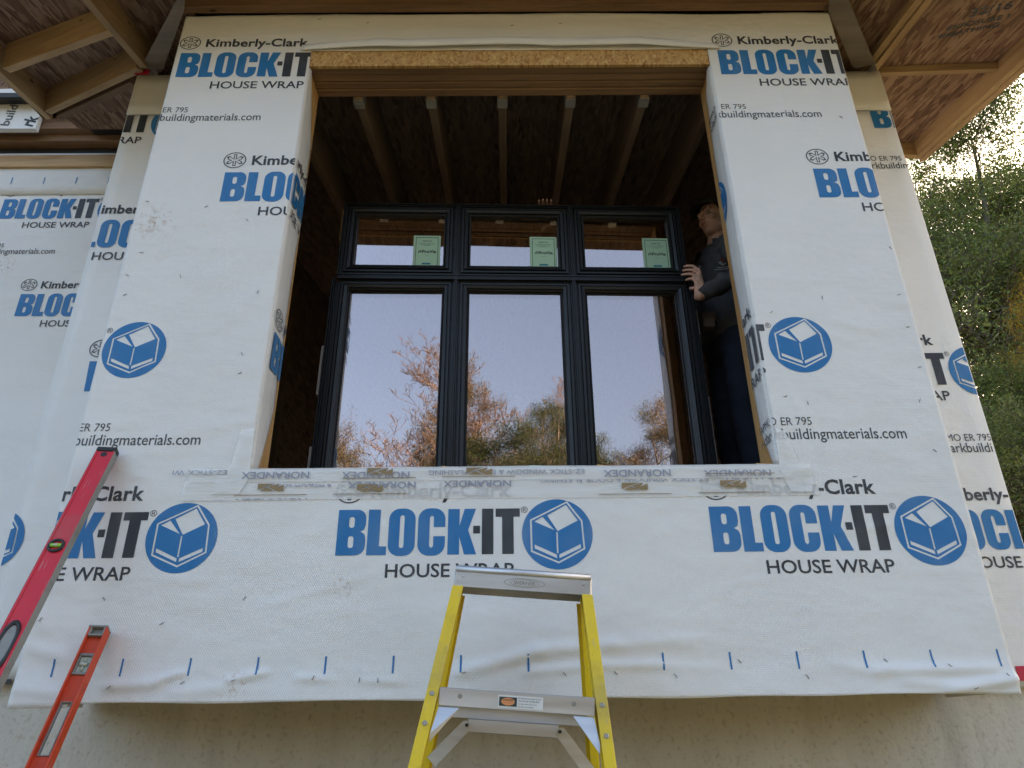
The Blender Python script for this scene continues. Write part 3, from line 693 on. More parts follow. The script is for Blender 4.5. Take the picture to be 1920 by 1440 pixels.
# ---- flashing tape over the sill
def tape_z(u, z): return front(u, z, .0035)
tp = bmesh.new()
def tape_strip(u0, u1, z0, z1, off, top=False):
    cols = []
    for i, u in enumerate(frange(u0, u1, 80)):
        c = []
        for k in range(4):
            z = z0+(z1-z0)*k/3 + .0025*noise.noise(Vector((u*2.5, z0*9, k*.1)))
            c.append(tp.verts.new(front(u, z, off+.0015*(1+noise.noise(Vector((u*7, z*30, 0)))))))
        if top:
            for k, y in enumerate((.004, .06, .12)): 
                c.append(tp.verts.new((u, y, OB+.0065+ZC+.002*noise.noise(Vector((u*6, y*9, 0))))))
        cols.append(c)
    for a, c in zip(cols, cols[1:]):
        for k in range(len(a)-1):
            if top and k >= 3 and not (OL+.004 < a[0].co.x and c[0].co.x < OR-.004): continue
            tp.faces.new((a[k], c[k], c[k+1], a[k+1]))
tape_strip(-1.075, 1.035, .706, .772, .0030)
tape_strip(-1.06, 1.02, .768, .8150, .0060, True)
for v in [v for v in tp.verts if not v.link_faces]: tp.verts.remove(v)
me = bpy.data.meshes.new('flashing_tape'); tp.to_mesh(me); tp.free()
tape = link('flashing_tape', me, M_tape, house, smooth=True)
def tape_text(body, px, py, cap, wdt, m, z0, z1, off, mir=True):
    q = at(px, py, 0); vs, fs = text2d(body, cap, wdt, .012 if cap > .02 else 0, 1, 'c', 0, -cap/2, 0)
    b = bmesh.new(); vv = [b.verts.new((q.x-x, q.z-ZC-y, 0)) for x, y in vs]
    for f in fs:
        try: b.faces.new([vv[i] for i in f])
        except ValueError: pass
    for c_, n_ in (((0, z0, 0), (0, -1, 0)), ((0, z1, 0), (0, 1, 0))):
        bmesh.ops.bisect_plane(b, geom=b.verts[:]+b.edges[:]+b.faces[:], plane_co=c_, plane_no=n_, clear_outer=True, dist=1e-6)
    for v in b.verts: v.co = front(v.co.x, v.co.y, off)
    me = bpy.data.meshes.new('printed_lettering'); b.to_mesh(me); b.free(); link('printed_lettering', me, m, tape)
A_, B_, C_ = (.773, .815, .0120), (.708, .764, .0085), (.706, .730, .0085)
for px in (519, 706, 1193, 1380): tape_text('NORANDEX', px, 894 if px < 1000 else 890, .023, .225, M_navy, *A_)
for px, s_ in ((905, 'EZ-STICK WINDOW & DOOR FLASHING'), (1130, None)):
    if s_: tape_text(s_, 950, 888, .016, .52, M_navy, *A_)
tape_text('EZ-STICK WI', 378, 889, .016, .18, M_navy, *A_)
for px, py in ((717, 914), (895, 911), (1420, 897)): tape_text('NORANDEX', px, py-2, .021, .225, M_navy, .744, .7655, .0085)
for px, py, s_ in ((560, 918, '& WINDOW EZ-STICK'), (1170, 906, 'EZ-STICK WINDOW & DOOR FLASHING')): tape_text(s_, px, py-4, .014, .22 if px == 560 else .56, M_navy, .748, .7655, .0085)
for px, py in ((510, 943), (700, 944), (1197, 940), (1382, 938)): tape_text('NORANDEX', px, py, .022, .235, M_navy, .707, .722, .0085)
for px, py, s_ in ((930, 944, 'EZ-STICK WINDOW & DOOR FLASHING'), (370, 944, 'EZ-STICK WI')): tape_text(s_, px, py, .015, .52 if px == 930 else .17, M_navy, .707, .722, .0085)
def tape_logo(px, py, off, z0=None, z1=None):
    q = at(px, py, 0); u, z = q.x, q.z-ZC; w_, h_ = .043, .012
    b = MB()
    for poly in ([(-1, -1), (-.55, -1), (.0, .3), (-.12, .55)], ):
        pass
    P0 = [[(-1, 1), (-1, -.75), (-.42, .25), (.38, 1)], [(-.86, -1), (-.30, -.05), (.24, -1)], [(-.2, .15), (.0, -.25), (.46, -1), (1, -1), (1, .75), (.42, -.2), (.66, .85), (.58, 1)], ]
    for pts in P0: b.poly([front(u+x*w_, z+y*h_, off) for x, y in pts])
    b.build('printed_logo', M_brown, tape)
for px, py, off in ((714, 887, .0122), (899, 886, .0122), (510, 916, .0092), (695, 917, .0092), (1189, 914, .0092), (1372, 910, .0122)): tape_logo(px, py, off)
for (a, c, py, off) in ((645, 781, 900, .0122), (830, 966, 897, .0122), (440, 577, 931, .009), (626, 765, 929, .009), (1122, 1258, 929, .009), (1308, 1440, 926, .009), (1320, 1450, 891, .0122)):
    p, q = at(a, py, 0), at(c, py, 0); b = MB(); n_ = 8
    for i in range(n_):
        u0, u1 = p.x+(q.x-p.x)*i/n_, p.x+(q.x-p.x)*(i+1)/n_
        b.poly([front(u0, p.z-ZC-.0012, off), front(u1, p.z-ZC-.0012, off), front(u1, p.z-ZC+.0012, off), front(u0, p.z-ZC+.0012, off)])
    b.build('printed_line', M_brown, tape)
# crumpled tape patches at the lower corners of the opening
for side, pts in ((-1, [(-.005, -.03), (.0, .15), (.045, .14), (.06, .02), (.10, -.02), (.11, -.085), (.02, -.085)]), (1, [(-.005, -.02), (.0, .13), (.035, .12), (.06, .01), (.10, -.03), (.09, -.095), (.02, -.095)])):
    X = OL if side < 0 else OR; b = bmesh.new()
    vv = [b.verts.new((X+side*x, 0, OB+z)) for x, z in pts]; b.faces.new(vv)
    for k in range(14):
        for c_, n_ in (((X+side*.03*k/1.5, 0, 0), (1, 0, 0)), ((0, 0, OB-.12+.026*k), (0, 0, 1))): bmesh.ops.bisect_plane(b, geom=b.verts[:]+b.edges[:]+b.faces[:], plane_co=c_, plane_no=n_)
    for v in b.verts:
        q = front(v.co.x, v.co.z,   .0105+.003*noise.noise(Vector((v.co.x*22, v.co.z*26, side)))+.002*noise.noise(Vector((v.co.x*60, v.co.z*50, side)))); v.co = q
    me = bpy.data.meshes.new('corner_tape'); b.to_mesh(me); b.free(); link('corner_tape', me, M_tape, house, smooth=True)
# staples
st = MB(); st.box((-.0062, -.0018, -.0007), (.0075, 0, .0007)); st0 = st.build('staple', M_staple, house)
first = True
SP = [(305, 1170, 40), (345, 1281, 30), (210, 1290, 40), (440, 1277, 20), (590, 1272, 60), (675, 1276, 90), (710, 1277, 90), (870, 1262, 15), (1058, 1264, -50), (1153, 1262, -40), (1265, 1267, -55), (1385, 1240, -50), (1511, 1269, -55), (1657, 1238, -50), (1775, 1248, -40), (1883, 1266, -50), (1820, 1292, 20), (197, 1123, -50), (80, 1163, 60),
      (1667, 467, -60), (1683, 555, 20), (1700, 615, 10), (1722, 690, 10), (1445, 587, 40), (1540, 560, 90), (1722, 753, 60), (1750, 846, -45), (1471, 745, 20), (1513, 758, 90), (278, 380, -10), (267, 476, -5), (240, 518, -20), (236, 555, 30), (340, 520, -70), (388, 390, 30), (465, 415, -60), (485, 550, 80), (1600, 895, 10), (890, 410, 0),
      (460, 1123, 60), (455, 665, -60), (451, 702, 30), (600, 40, 20), (690, 46, 30), (960, 50, 10), (1050, 48, 10), (1360, 300, -60), (1575, 222, -30)]
for i, (px, py, a) in enumerate(SP):
    q = at(px, py, 0)
    if OL < q.x < OR and OB < q.z-ZC < OT+.1: continue
    o = st0 if first else st0.copy()
    if not first: COL.objects.link(o)
    first = False
    o.parent = house; o.matrix_parent_inverse = parent_inv(house)
    o.matrix_basis = Matrix.Translation(front(q.x, q.z-ZC, .0026)) @ Matrix.Rotation(R(-a), 4, 'Y')

# ============================================================ WINDOW UNIT
def window():
    yaw, tilt, roll = R(1.50), R(.7), R(-.186)
    u = Vector((math.cos(yaw), math.sin(yaw), 0)); n0 = Vector((math.sin(yaw), -math.cos(yaw), 0))
    v = Vector((0, 0, 1))*math.cos(tilt) - n0*math.sin(tilt); n = u.cross(v)
    c, s = math.cos(roll), math.sin(roll); u, v = c*u+s*v, -s*u+c*v
    K = .963; O_ = CAMP+(Vector((.036, .745, 1.8+ZC))-CAMP)*K; VB = -.920; base = O_+v*VB*K; y = -n; u = u*K; v = v*K; y = y*K
    mw = Matrix(((u.x, y.x, v.x, base.x), (u.y, y.y, v.y, base.y), (u.z, y.z, v.z, base.z), (0, 0, 0, 1)))
    root = empty('window_unit'); root.matrix_world = mw
    tag(root, 'six pane black framed window unit tilted into the opening, its glass mirroring trees and sky', 'window')
    def bld(mb, name, m, par=root, bevel=0): 
        return mb.build(name, m, par, mw.copy(), bevel)
    def ring(u0, u1, v0, v1, prof, name, par=root, m=M_black_frame):
        b = MB(); loops = []
        for ins, y_ in prof:
            loops.append([b.bm.verts.new((a, y_, z-VB)) for a, z in ((u0+ins, v0+ins), (u1-ins, v0+ins), (u1-ins, v1-ins), (u0+ins, v1-ins))])
        for a, c_ in zip(loops, loops[1:]):
            for k in range(4): b.bm.faces.new((a[k], a[(k+1) % 4], c_[(k+1) % 4], c_[k]))
        return bld(b, name, m, par)
    cols = [(-.814, -.348), (-.224, .243), (.365, .822)]; rows = [(.343, .673), (-.850, .203)]
    prof = [(0, .10), (0, .012), (.008, .012), (.010, .018), (.014, .018), (.016, .004), (.026, .004), (.028, .012), (.031, .012), (.033, 0), (.047, .004), (.049, .016), (.054, .020), (.054, .060)]
    # mullions and outer casing
    b = MB(); Y0, Y1 = -.004, .11
    for x in ((-.348-.224)/2, (.243+.365)/2):
        for a, c_ in ((-.0075, -.003), (-.0015, .0015), (.003, .0075)): b.box((x+a, Y0 + (0 if abs(a) > .002 else .003), 0), (x+c_, Y0+.01, .728-VB))
        b.box((x-.0076, Y0+.006, .001), (x+.0076, Y1, .727-VB))
    zb = (.343+.203)/2
    for a, c_ in ((-.016, -.007), (-.004, .004), (.007, .016)): b.box((-.875, Y0-.001 + (0 if abs(a) > .005 else .003), zb+a-VB), (.882, Y0+.009, zb+c_-VB))
    b.box((-.874, .004, zb-.0155-VB), (.881, Y1-.001, zb+.0155-VB))
    bld(b, 'mullion_frame', M_black_frame)
    for (u0, u1, v0, v1, k) in ((-.880, .886, .283, .733, 0), (-.900, .905, VB+.002, .262, 1)):
        for sd_ in (0, 1):
            b = MB()
            for a, c_ in ((0, .006), (.009, .013)):
                x0, x1 = (u0+a, u0+c_) if sd_ == 0 else (u1-c_, u1-a)
                b.box((x0, -.003+.006*(a > .005), v0-VB), (x1, .115, v1-VB))
            if sd_ == 0: b.box((u0+.0005, .035, v0+.0005-VB), (u0+.035, .113, v1-.0005-VB))
            else: b.box((u1-.035, .035, v0+.0005-VB), (u1-.0005, .113, v1-.0005-VB))
            bld(b, 'side_casing', M_black_frame)
        if k == 0:
            b = MB()
            for a, c_ in ((0, .006), (.009, .013)): b.box((u0+.0135, -.003+.006*(a > .005), v1-c_-VB), (u1-.0135, .114, v1-a-VB))
            bld(b, 'head_casing', M_black_frame)
    n_ = 0
    for r, (v0, v1) in enumerate(rows):
        for c_, (u0, u1) in enumerate(cols):
            s_ = ring(u0-.054, u1+.054, v0-.054, v1+.054, prof, 'sash')
            tl = R(-2.0) if r == 0 else 0.0
            for yy, m, e in (((.036, M_glass1, 0), (.042, M_glass2, .0)) if r == 0 else ((.034, M_glass1, 0), (.052, M_glass2, .0))):
                b = MB(); zc = (v0+v1)/2-VB; hz = (v1-v0)/2+.001
                b.poly([(u0-.001, yy, zc-hz), (u1+.001, yy, zc-hz), (u1+.001, yy, zc+hz), (u0-.001, yy, zc+hz)])
                jx = (-.0032, .0012, .0028)[c_]; jz = (.0018, -.0014, .0006)[c_]
                for v_ in b.bm.verts: v_.co.y += (v_.co.z-zc)*(math.tan(tl)+jz)+(v_.co.x-(u0+u1)/2)*jx
                bld(b, 'glass_pane', m, s_)
            b = MB(); gk = .007
            for x0, x1, z0, z1 in ((u0, u0+gk, v0, v1), (u1-gk, u1, v0, v1), (u0+gk, u1-gk, v0, v0+gk), (u0+gk, u1-gk, v1-gk, v1)): b.box((x0, .030 if r else .012, z0-VB), (x1, .062, z1-VB))
            bld(b, 'gasket', M_gasket, s_)
            if r == 0:
                off = (.024, .013, .003)[c_]; a1 = u1-off; a0 = a1-.140; zz0, zz1 = v0+.002, v0+.207
                b = MB(); b.box((a0, .0338, zz0-VB), (a1, .0344, zz1-VB)); stk = bld(b, 'sticker', M_mint)
                b = MB(); yy = .0331
                for x0, x1, z0, z1 in ((.012, .128, .191, .194), (.012, .128, .010, .013), (.012, .0145, .013, .191), (.1255, .128, .013, .191)): b.box((a0+x0, yy, zz0+z0-VB), (a0+x1, .0336, zz0+z1-VB))
                bld(b, 'label_border', M_ltext, stk)
                for body, cap, wd_, zz, of in (('Thank You', .008, .048, .168, .02), ('for choosing our quality windows', .0045, .084, .156, 0), ('please leave this label in place', .0045, .068, .148, 0), ('until inspection', .0045, .034, .141, 0), ('ProVia', .017, .072, .098, .03), ('made to order', .004, .022, .082, 0)):
                    vs, fs = text2d(body, cap, wd_, of, 1, 'c', a0+(.07 if body != 'ProVia' else .082), zz0+zz-VB, 0)
                    me = bpy.data.meshes.new('printed_lettering'); me.from_pydata([(x, yy, z) for x, z in vs], [], fs)
                    link('printed_lettering', me, M_ltext, stk, mw.copy())
                b = MB(); b.poly([(a0+.024+x, yy, zz0+.098+z-VB) for x, z in [(0, 0), (.004, .010), (.012, .017), (.022, .016), (.014, .013), (.007, .006), (.004, 0)]]); b.poly([(a0+.024+x, yy, zz0+.098+z-VB) for x, z in [(.009, .002), (.012, .008), (.020, .010), (.018, .003)]]); bld(b, 'printed_logo', M_ltext, stk)
                b = MB(); b.box((a0+.048, yy, zz0+.028-VB), (a0+.092, .0336, zz0+.038-VB)); bld(b, 'printed_bar', M_lteal, stk)
                for o_ in [stk]+[x for x in COL.objects if x.parent == stk]:
                    for v_ in o_.data.vertices: v_.co.y += (v_.co.z-zc)*math.tan(tl)
    # pale shipping straps on the jambs
    for x, z0, z1 in ((-.891, .52, .72), (-.915, -.36, -.10), (-.915, -.86, -.62), (.915, -.80, -.36), (.915, -.02, .12)):
        b = MB(); b.box((x-.009, .045, z0-VB), (x+.009, .085, z1-VB)); b.box((x-.003, .043, (z0+z1)/2-.004-VB), (x+.003, .0455, (z0+z1)/2+.004-VB)); bld(b, 'shipping_strap', M_paper if z0 < .5 else M_wood, root, .001)
    return root
window()

# shims along the sill
def shim(px, wd, label, m=M_wood_l, h=.011, y=.03):
    p = at(px, 879, y); root = MB(); x0, x1 = p.x-wd/2, p.x+wd/2; z0 = OB+.010+ZC
    root.prism([(x0, y, z0), (x1, y, z0), (x1, y, z0+h*.55), (x0+wd*.15, y, z0+h), (x0, y, z0+h)], (0, .10, 0))
    o = root.build('wood_shim' if m is M_wood_l else 'foam_spacer', m); tag(o, label, 'shim' if m is M_wood_l else 'spacer', 'wooden shims on the sill' if m is M_wood_l else None)
shim(505, .05, 'pale wooden shim at the left end of the taped sill')
shim(842, .055, 'reddish wooden shim on the sill below the mullion left of the middle pane')
shim(1132, .045, 'thin wooden shim on the sill just right of the second mullion')
shim(1440, .075, 'wooden shim at the right end of the sill beside the jamb')
shim(1026, .125, 'pale green foam strip on the sill below the middle pane', M_mint, .014, .04)

# ============================================================ STEPLADDER
def ladder():
    top = at(981, 1068, -.40); Hh = top.z
    root = empty('stepladder', (top.x, -.33, 0))
    M0 = Matrix.Translation((top.x, -.33, Hh)) @ Matrix.Rotation(R(4.3), 4, 'Y') @ Matrix.Rotation(R(1.0), 4, 'Z') @ Matrix.Translation((0, 0, -Hh))
    root.matrix_world = Matrix.Translation((top.x, -.33, 0))
    tag(root, 'yellow fibreglass stepladder with aluminium top cap and step, standing below the window', 'stepladder')
    def bld(b, name, m, par=root, bevel=.0015, smooth=False): return b.build(name, m, par, M0.copy(), bevel, smooth)
    W2, yf, yb = .178, -.072, .072
    b = MB(); b.box((-W2, yf, Hh-.012), (W2, yb, Hh-.008)); b.box((-W2, yf-.0025, Hh-.056), (W2, yf, Hh-.014)); b.box((-W2, yb-.003, Hh-.05), (W2, yb, Hh-.013))
    b.box((-W2-.003, yf+.001, Hh-.058), (-W2, yb-.001, Hh-.010)); b.box((W2, yf+.001, Hh-.058), (W2+.003, yb-.001, Hh-.010))
    cap = bld(b, 'top_cap', M_alu)
    b = MB(); b.tube([(-W2+.001, yf+.004, Hh-.010), (W2-.001, yf+.004, Hh-.010)], .0105, 14); bld(b, 'rolled_edge', M_alu, cap, 0, True)
    for x in (-W2+.02, W2-.02):
        b = MB(); b.tube([(x, yf-.002, Hh-.027), (x, yf-.0045, Hh-.027)], [.0055, .004], 12); bld(b, 'rivet', M_alu, cap, 0)
    # embossed oval with the maker's name
    el = curve_mesh([arc(0, 0, .054, .0115, 0, 351, 39), arc(0, 0, .0525, .0103, 0, 351, 39)]); el2 = curve_mesh([arc(0, 0, .038, .0088, 0, 351, 39), arc(0, 0, .0368, .0078, 0, 351, 39)])
    me = bpy.data.meshes.new('printed_logo'); vs = []; fs = []
    for e in (el, el2, text2d('WERNER', .0085, .058, .01, 1, 'c', 0, -.0043)):
        k = len(vs); vs += [(x+.004, yf-.0034, Hh-.036+z) for x, z in e[0]]; fs += [[i+k for i in f] for f in e[1]]
    me.from_pydata(vs, [], fs); link('embossed_logo', me, M_greymetal, cap, M0.copy())
    # front rails : channel section running down and out
    sp, run = .155, .27
    def railpt(side, z, back=False):
        d = Hh-z; return Vector((side*(W2-.016 + d*sp*.80), (yf+.012 - d*run) if not back else (yb-.012 + d*run), z))
    for back in (False, True):
        for side in (-1, 1):
            a, c = railpt(side, Hh-.054, back), railpt(side, .0, back)
            b = MB(); dpt = .030 if not back else .026; s_ = 1 if not back else -1; wd = .028 if not back else .026
            def q(p, dx, dy): return p+Vector((dx, dy, 0))
            def prism4(x0, x1, y0, y1):
                pts = [(x0, y0), (x1, y0), (x1, y1), (x0, y1)]; va = [b.bm.verts.new(q(a, *t)) for t in pts]; vc = [b.bm.verts.new(q(c, *t)) for t in pts]
                b.bm.faces.new(va); b.bm.faces.new(vc[::-1])
                for k in range(4): b.bm.faces.new((va[k], va[(k+1) % 4], vc[(k+1) % 4], vc[k]))
            o_x = side*wd/2
            prism4(min(-o_x, o_x), max(-o_x, o_x), -.002*s_-.002, .002)                       # flange facing the climber
            prism4(*sorted((o_x, o_x-side*.004)), *sorted((.002, s_*.066)))                    # web
            prism4(min(-o_x, o_x)*.8, max(-o_x, o_x)*.8, *sorted((s_*.066, s_*.070)))          # rear flange
            for yy in (.018, .026, .040, .050): prism4(*sorted((o_x-side*.004, o_x-side*.0065)), *sorted((s_*yy, s_*(yy+.003))))
            rl = bld(b, 'rail', M_yellow, root, .0008)
            b = MB(); f0 = railpt(side, .0, back); b.box((f0.x-.022, f0.y-.02, -.005), (f0.x+.022, f0.y+.07*s_, .04)) if s_ > 0 else b.box((f0.x-.022, f0.y-.07, -.005), (f0.x+.022, f0.y+.02, .04))
            bld(b, 'rubber_foot', M_rubber, rl)
            if not back:
                for zz in (Hh-.32, Hh-.385, Hh-.62, Hh-.685, Hh-.92, Hh-1.22):
                    p = railpt(side, zz); b = MB(); b.tube([p+Vector((0, -.004, 0)), p+Vector((0, -.0075, 0))], [.0065, .0045], 12); bld(b, 'bolt', M_steel, rl, 0)
    # steps
    for i in range(1, 6):
        z = Hh-.305*i
        if z < .1: break
        pl, pr = railpt(-1, z), railpt(1, z); x0, x1 = pl.x+.0145, pr.x-.0145; y0 = pl.y-.004
        b = MB(); b.box((x0, y0, z-.040), (x1, y0+.003, z)); b.box((x0, y0+.003, z-.0035), (x1, y0+.078, z)); b.box((x0, y0+.075, z-.036), (x1, y0+.078, z-.0035))
        stp = bld(b, 'step', M_alu)
        b = MB()
        for k in range(6): b.box((x0+.004, y0+.008+k*.011, z), (x1-.004, y0+.012+k*.011, z+.0015))
        bld(b, 'tread_ridges', M_alu, stp, 0)
        for x in (x0+.05, x1-.05):
            b = MB(); b.tube([(x, y0, z-.016), (x, y0-.002, z-.016)], [.0055, .005], 14); bld(b, 'rivet', M_greymetal, stp, 0)
        for side in (-1, 1):
            xe = x0 if side < 0 else x1; b = MB()
            pe = railpt(side, z-.115)
            b.prism([(xe-side*.002, y0+.004, z-.041), (xe-side*.052, y0+.004, z-.041), (pe.x-side*.019, pe.y+.004, z-.118), (pe.x-side*.019, pe.y+.002, z-.100), (xe+side*.002, y0+.003, z-.060)], (0, .004, 0))
            bld(b, 'gusset_brace', M_alu, stp, 0)
        if i == 1:
            b = MB(); b.box((-.045, y0-.0012, z-.035), (.062, y0-.0004, z-.007)); lb = bld(b, 'warning_label', M_paper, stp, 0)
            b = MB(); b.box((-.042, y0-.0020, z-.031), (.000, y0-.0014, z-.011)); bld(b, 'label_print', M_ltext, stp, 0)
            e = curve_mesh([arc(0, 0, .016, .0085, 0, 350, 35)]); me = bpy.data.meshes.new('label_oval'); me.from_pydata([(x-.021, y0-.0026, z-.021+q_) for x, q_ in e[0]], [], e[1]); link('label_oval', me, M_lor, stp, M0.copy())
            for body, zz, cap, wd_ in (('DANGER', -.0195, .0042, .024), ('Do Not Stand at or above this level', -.0135, .0035, .054), ('YOU CAN LOSE YOUR BALANCE', -.0195, .0035, .050), ('keep body centered between rails', -.0255, .0028, .044), ('face ladder when climbing', -.0315, .0028, .036)):
                vs, fs = text2d(body, cap, wd_, 0, 1, 'c' if body == 'DANGER' else 'l', -.021 if body == 'DANGER' else .003, z+zz)
                me = bpy.data.meshes.new('label_print'); me.from_pydata([(x, y0-(.0031 if body == 'DANGER' else .0016), q_) for x, q_ in vs], [], fs); link('label_print', me, M_ltext, stp, M0.copy())
    # rear horizontals with diagonal braces
    for zz in (Hh-.365, Hh-.95):
        pl, pr = railpt(-1, zz, True), railpt(1, zz, True); yb_ = pl.y-.075; xi = .118 if zz > 1 else .19
        b = MB(); b.box((-xi, yb_, zz-.032), (xi, yb_+.003, zz)); b.box((-xi, yb_+.003, zz-.003), (xi, yb_+.03, zz)); b.box((pl.x+.012, yb_+.032, zz-.0), (pr.x-.012, yb_+.035, zz+.030)); b.box((pl.x+.012, yb_+.010, zz+.030), (pr.x-.012, yb_+.035, zz+.033))
        rb = bld(b, 'rear_bar', M_alu)
        for side in (-1, 1):
            b = MB(); pe = railpt(side, zz-.11, True); a0 = Vector((side*(xi+.004), yb_-.002, zz-.016)); a1 = Vector((pe.x-side*.014, yb_+.02, zz-.108)); dd = (a1-a0).normalized(); nn = Vector((-dd.z, 0, dd.x))*.016
            b.prism([a0+nn*.9, a0-dd*.008+nn*.4, a0-dd*.008-nn*.4, a0-nn*.9, a1-nn, a1+nn], (0, .003, 0)); bld(b, 'brace', M_alu, root, 0)
            b = MB(); b.tube([a0+Vector((0, -.001, 0)), a0+Vector((0, -.004, 0))], .0045, 10); bld(b, 'rivet', M_rubber, rb, 0)
    # spreaders
    for side in (-1, 1):
        z = Hh-.52; a, c = railpt(side, z), railpt(side, z, True)
        b = MB(); x = side*(abs(a.x)-.02); b.box((x-.0015, a.y+.03, z-.010), (x+.0015, c.y-.03, z+.010)); bld(b, 'spreader', M_alu, root, 0)
ladder()

# ============================================================ SPIRIT LEVELS
def level(pt, pb, yt, yb, wface, dside, kind, label):
    """box or I-beam level leaning on the wall: pt/pb are photo pixels of the axis"""
    a = at(*pt, yt); c = at(*pb, yb); d = (c-a); t = (a.z)/(-d.z); foot = a+d*t
    x = (a-foot); L = x.length; x.normalize()
    # face normal towards the camera
    nrm = (CAMP - (a+c)/2); nrm = (nrm - x*nrm.dot(x)).normalized()
    rotm = Matrix.Rotation(R(-30 if kind == 'box' else -24), 3, x); nrm = rotm @ nrm
    s = x.cross(nrm).normalized()
    mw = Matrix(((s.x, -nrm.x, x.x, foot.x), (s.y, -nrm.y, x.y, foot.y), (s.z, -nrm.z, x.z, foot.z), (0, 0, 0, 1)))
    root = empty('spirit_level'); root.matrix_world = mw
    tag(root, label, 'spirit level', 'spirit levels leaning on the wrapped wall')
    def bld(b, name, m, par=root, bevel=.001, smooth=False): return b.build(name, m, par, mw.copy(), bevel, smooth)
    w2, d2 = wface/2, dside
    if kind == 'box':
        b = MB(); b.box((-w2, 0, .02), (w2, d2, L-.02)); 
        body = bld(b, 'body', M_red, root, .0015)
        for x0, x1 in ((-w2-.0012, -w2+.0), (w2, w2+.0012)):
            b = MB(); b.box((x0, -.0012, .02), (x1, d2+.001, L-.02)); bld(b, 'machined_edge', M_greymetal, root, 0)
        for x0, x1 in ((-w2, -w2+.007), (w2-.007, w2)):
            b = MB(); b.box((x0, -.0022, .02), (x1, 0, L-.02)); bld(b, 'raised_rib', M_red, body, .0006)
        for z0, z1 in ((-.0, .02), (L-.02, L)):
            b = MB(); b.box((-w2-.002, -.003, z0), (w2+.002, d2+.002, z1)); bld(b, 'end_cap', M_rubber, root, .003)
        b = MB(); b.tube([(0, -.0005, L-.034), (0, -.0012, L-.034)], .010, 16); bld(b, 'hang_hole', M_rubber, root, 0)
        for zc, big in ((L-.405, False), (L/2-.2, False), (.25, False)):
            b = MB(); n = 24; ro, ri = .0235, .0165
            rings = [[b.bm.verts.new((r_*math.cos(2*math.pi*k/n), y_, zc+r_*math.sin(2*math.pi*k/n))) for k in range(n)] for r_, y_ in ((ro, .0), (ro, -.005), (ri, -.006), (ri, .002), (.001, .002))]
            for p_, q_ in zip(rings, rings[1:]):
                for k in range(n): b.bm.faces.new((p_[k], p_[(k+1) % n], q_[(k+1) % n], q_[k]))
            hs = bld(b, 'vial_housing', M_rubber, root, 0, True)
            b = MB(); b.tube([(-.015, -.003, zc-.0), (.015, -.003, zc)], .0062, 12); bld(b, 'vial', M_vial, hs, 0, True)
            b = MB(); b.tube([(-.004, -.0042, zc), (.005, -.0042, zc)], .0056, 10); bld(b, 'bubble', M_vialc, hs, 0, True)
        # hand slots
        for zc in (L-.725, L-1.45):
            b = MB(); n = 20
            def ov(sx, sz, y_):
                return [b.bm.verts.new((sx*(1 if abs(math.cos(t)) < 0 else math.cos(t)), y_, zc+sz*math.copysign(abs(math.sin(t))**.7, math.sin(t)))) for t in [2*math.pi*k/n for k in range(n)]]
            rings = [ov(.0235, .075, 0), ov(.0235, .075, -.005), ov(.0165, .062, -.0055), ov(.0165, .062, .004)]
            for p_, q_ in zip(rings, rings[1:]):
                for k in range(n): b.bm.faces.new((p_[k], p_[(k+1) % n], q_[(k+1) % n], q_[k]))
            hs = bld(b, 'hand_slot', M_rubber, root, 0, True)
            b = MB(); b.poly([(.016*math.cos(2*math.pi*k/n), .0008-.003, zc+.061*math.sin(2*math.pi*k/n)) for k in range(n)]); bld(b, 'slot_opening', M_greymetal, hs, 0)
    else:
        fl = .005
        b = MB(); b.box((-w2, 0, .0), (-w2+fl, d2, L-.004)); b.box((w2-fl, 0, .0), (w2, d2, L-.004))
        web = [(0.0, L-.225), ]
        ya, yb2 = d2*.42, d2*.58
        z = .0
        cuts = [(L-.155, L-.088, .0), (L-.385, L-.235, 1), (L-.9, L-.76, 1)]
        segs = sorted([(c0, c1) for c0, c1, _ in cuts]); prev = 0.0
        for c0, c1 in segs: b.box((-w2+fl, ya, prev), (w2-fl, yb2, c0)); prev = c1
        b.box((-w2+fl, ya, prev), (w2-fl, yb2, L-.03))
        for c0, c1, k in cuts:
            b.box((-w2+fl, ya, c0), (-w2+fl+.006, yb2, c1)); b.box((w2-fl-.006, ya, c0), (w2-fl, yb2, c1))
        body = bld(b, 'body', M_orange, root, .0008)
        for c0, c1, k in cuts:
            if k:
                b = MB(); t_ = .003
                for x0, x1, z0, z1 in ((-w2+fl+.006, -w2+fl+.006+t_, c0, c1), (w2-fl-.006-t_, w2-fl-.006, c0, c1), (-w2+fl+.006+t_, w2-fl-.006-t_, c0, c0+t_), (-w2+fl+.006+t_, w2-fl-.006-t_, c1-t_, c1)): b.box((x0, ya-.003, z0), (x1, yb2+.003, z1))
                bld(b, 'slot_rim', M_greymetal, body, .0006)
            else:
                b = MB(); x2 = w2-fl-.001
                for x0, x1, z0, z1 in ((-x2, x2, c0, c0+.008), (-x2, x2, c1-.008, c1), (-x2, -x2+.005, c0+.008, c1-.008), (x2-.005, x2, c0+.008, c1-.008)): b.box((x0, ya-.006, z0), (x1, yb2+.006, z1))
                vh = bld(b, 'vial_housing', M_greymetal, root, .001)
                b = MB(); b.box((-x2+.005, ya+.002, c0+.008), (x2-.005, ya+.004, c1-.008)); bld(b, 'lens', M_vialc, vh, 0)
                b = MB(); zc = (c0+c1)/2
                b.tube([(-.010, ya-.001, zc), (.010, ya-.001, zc)], .006, 10); b.tube([(0, ya-.001, zc-.020), (0, ya-.001, zc-.008)], .0035, 8); b.tube([(0, ya-.001, zc+.008), (0, ya-.001, zc+.020)], .0035, 8); bld(b, 'vial', M_vialc, vh, 0, True)
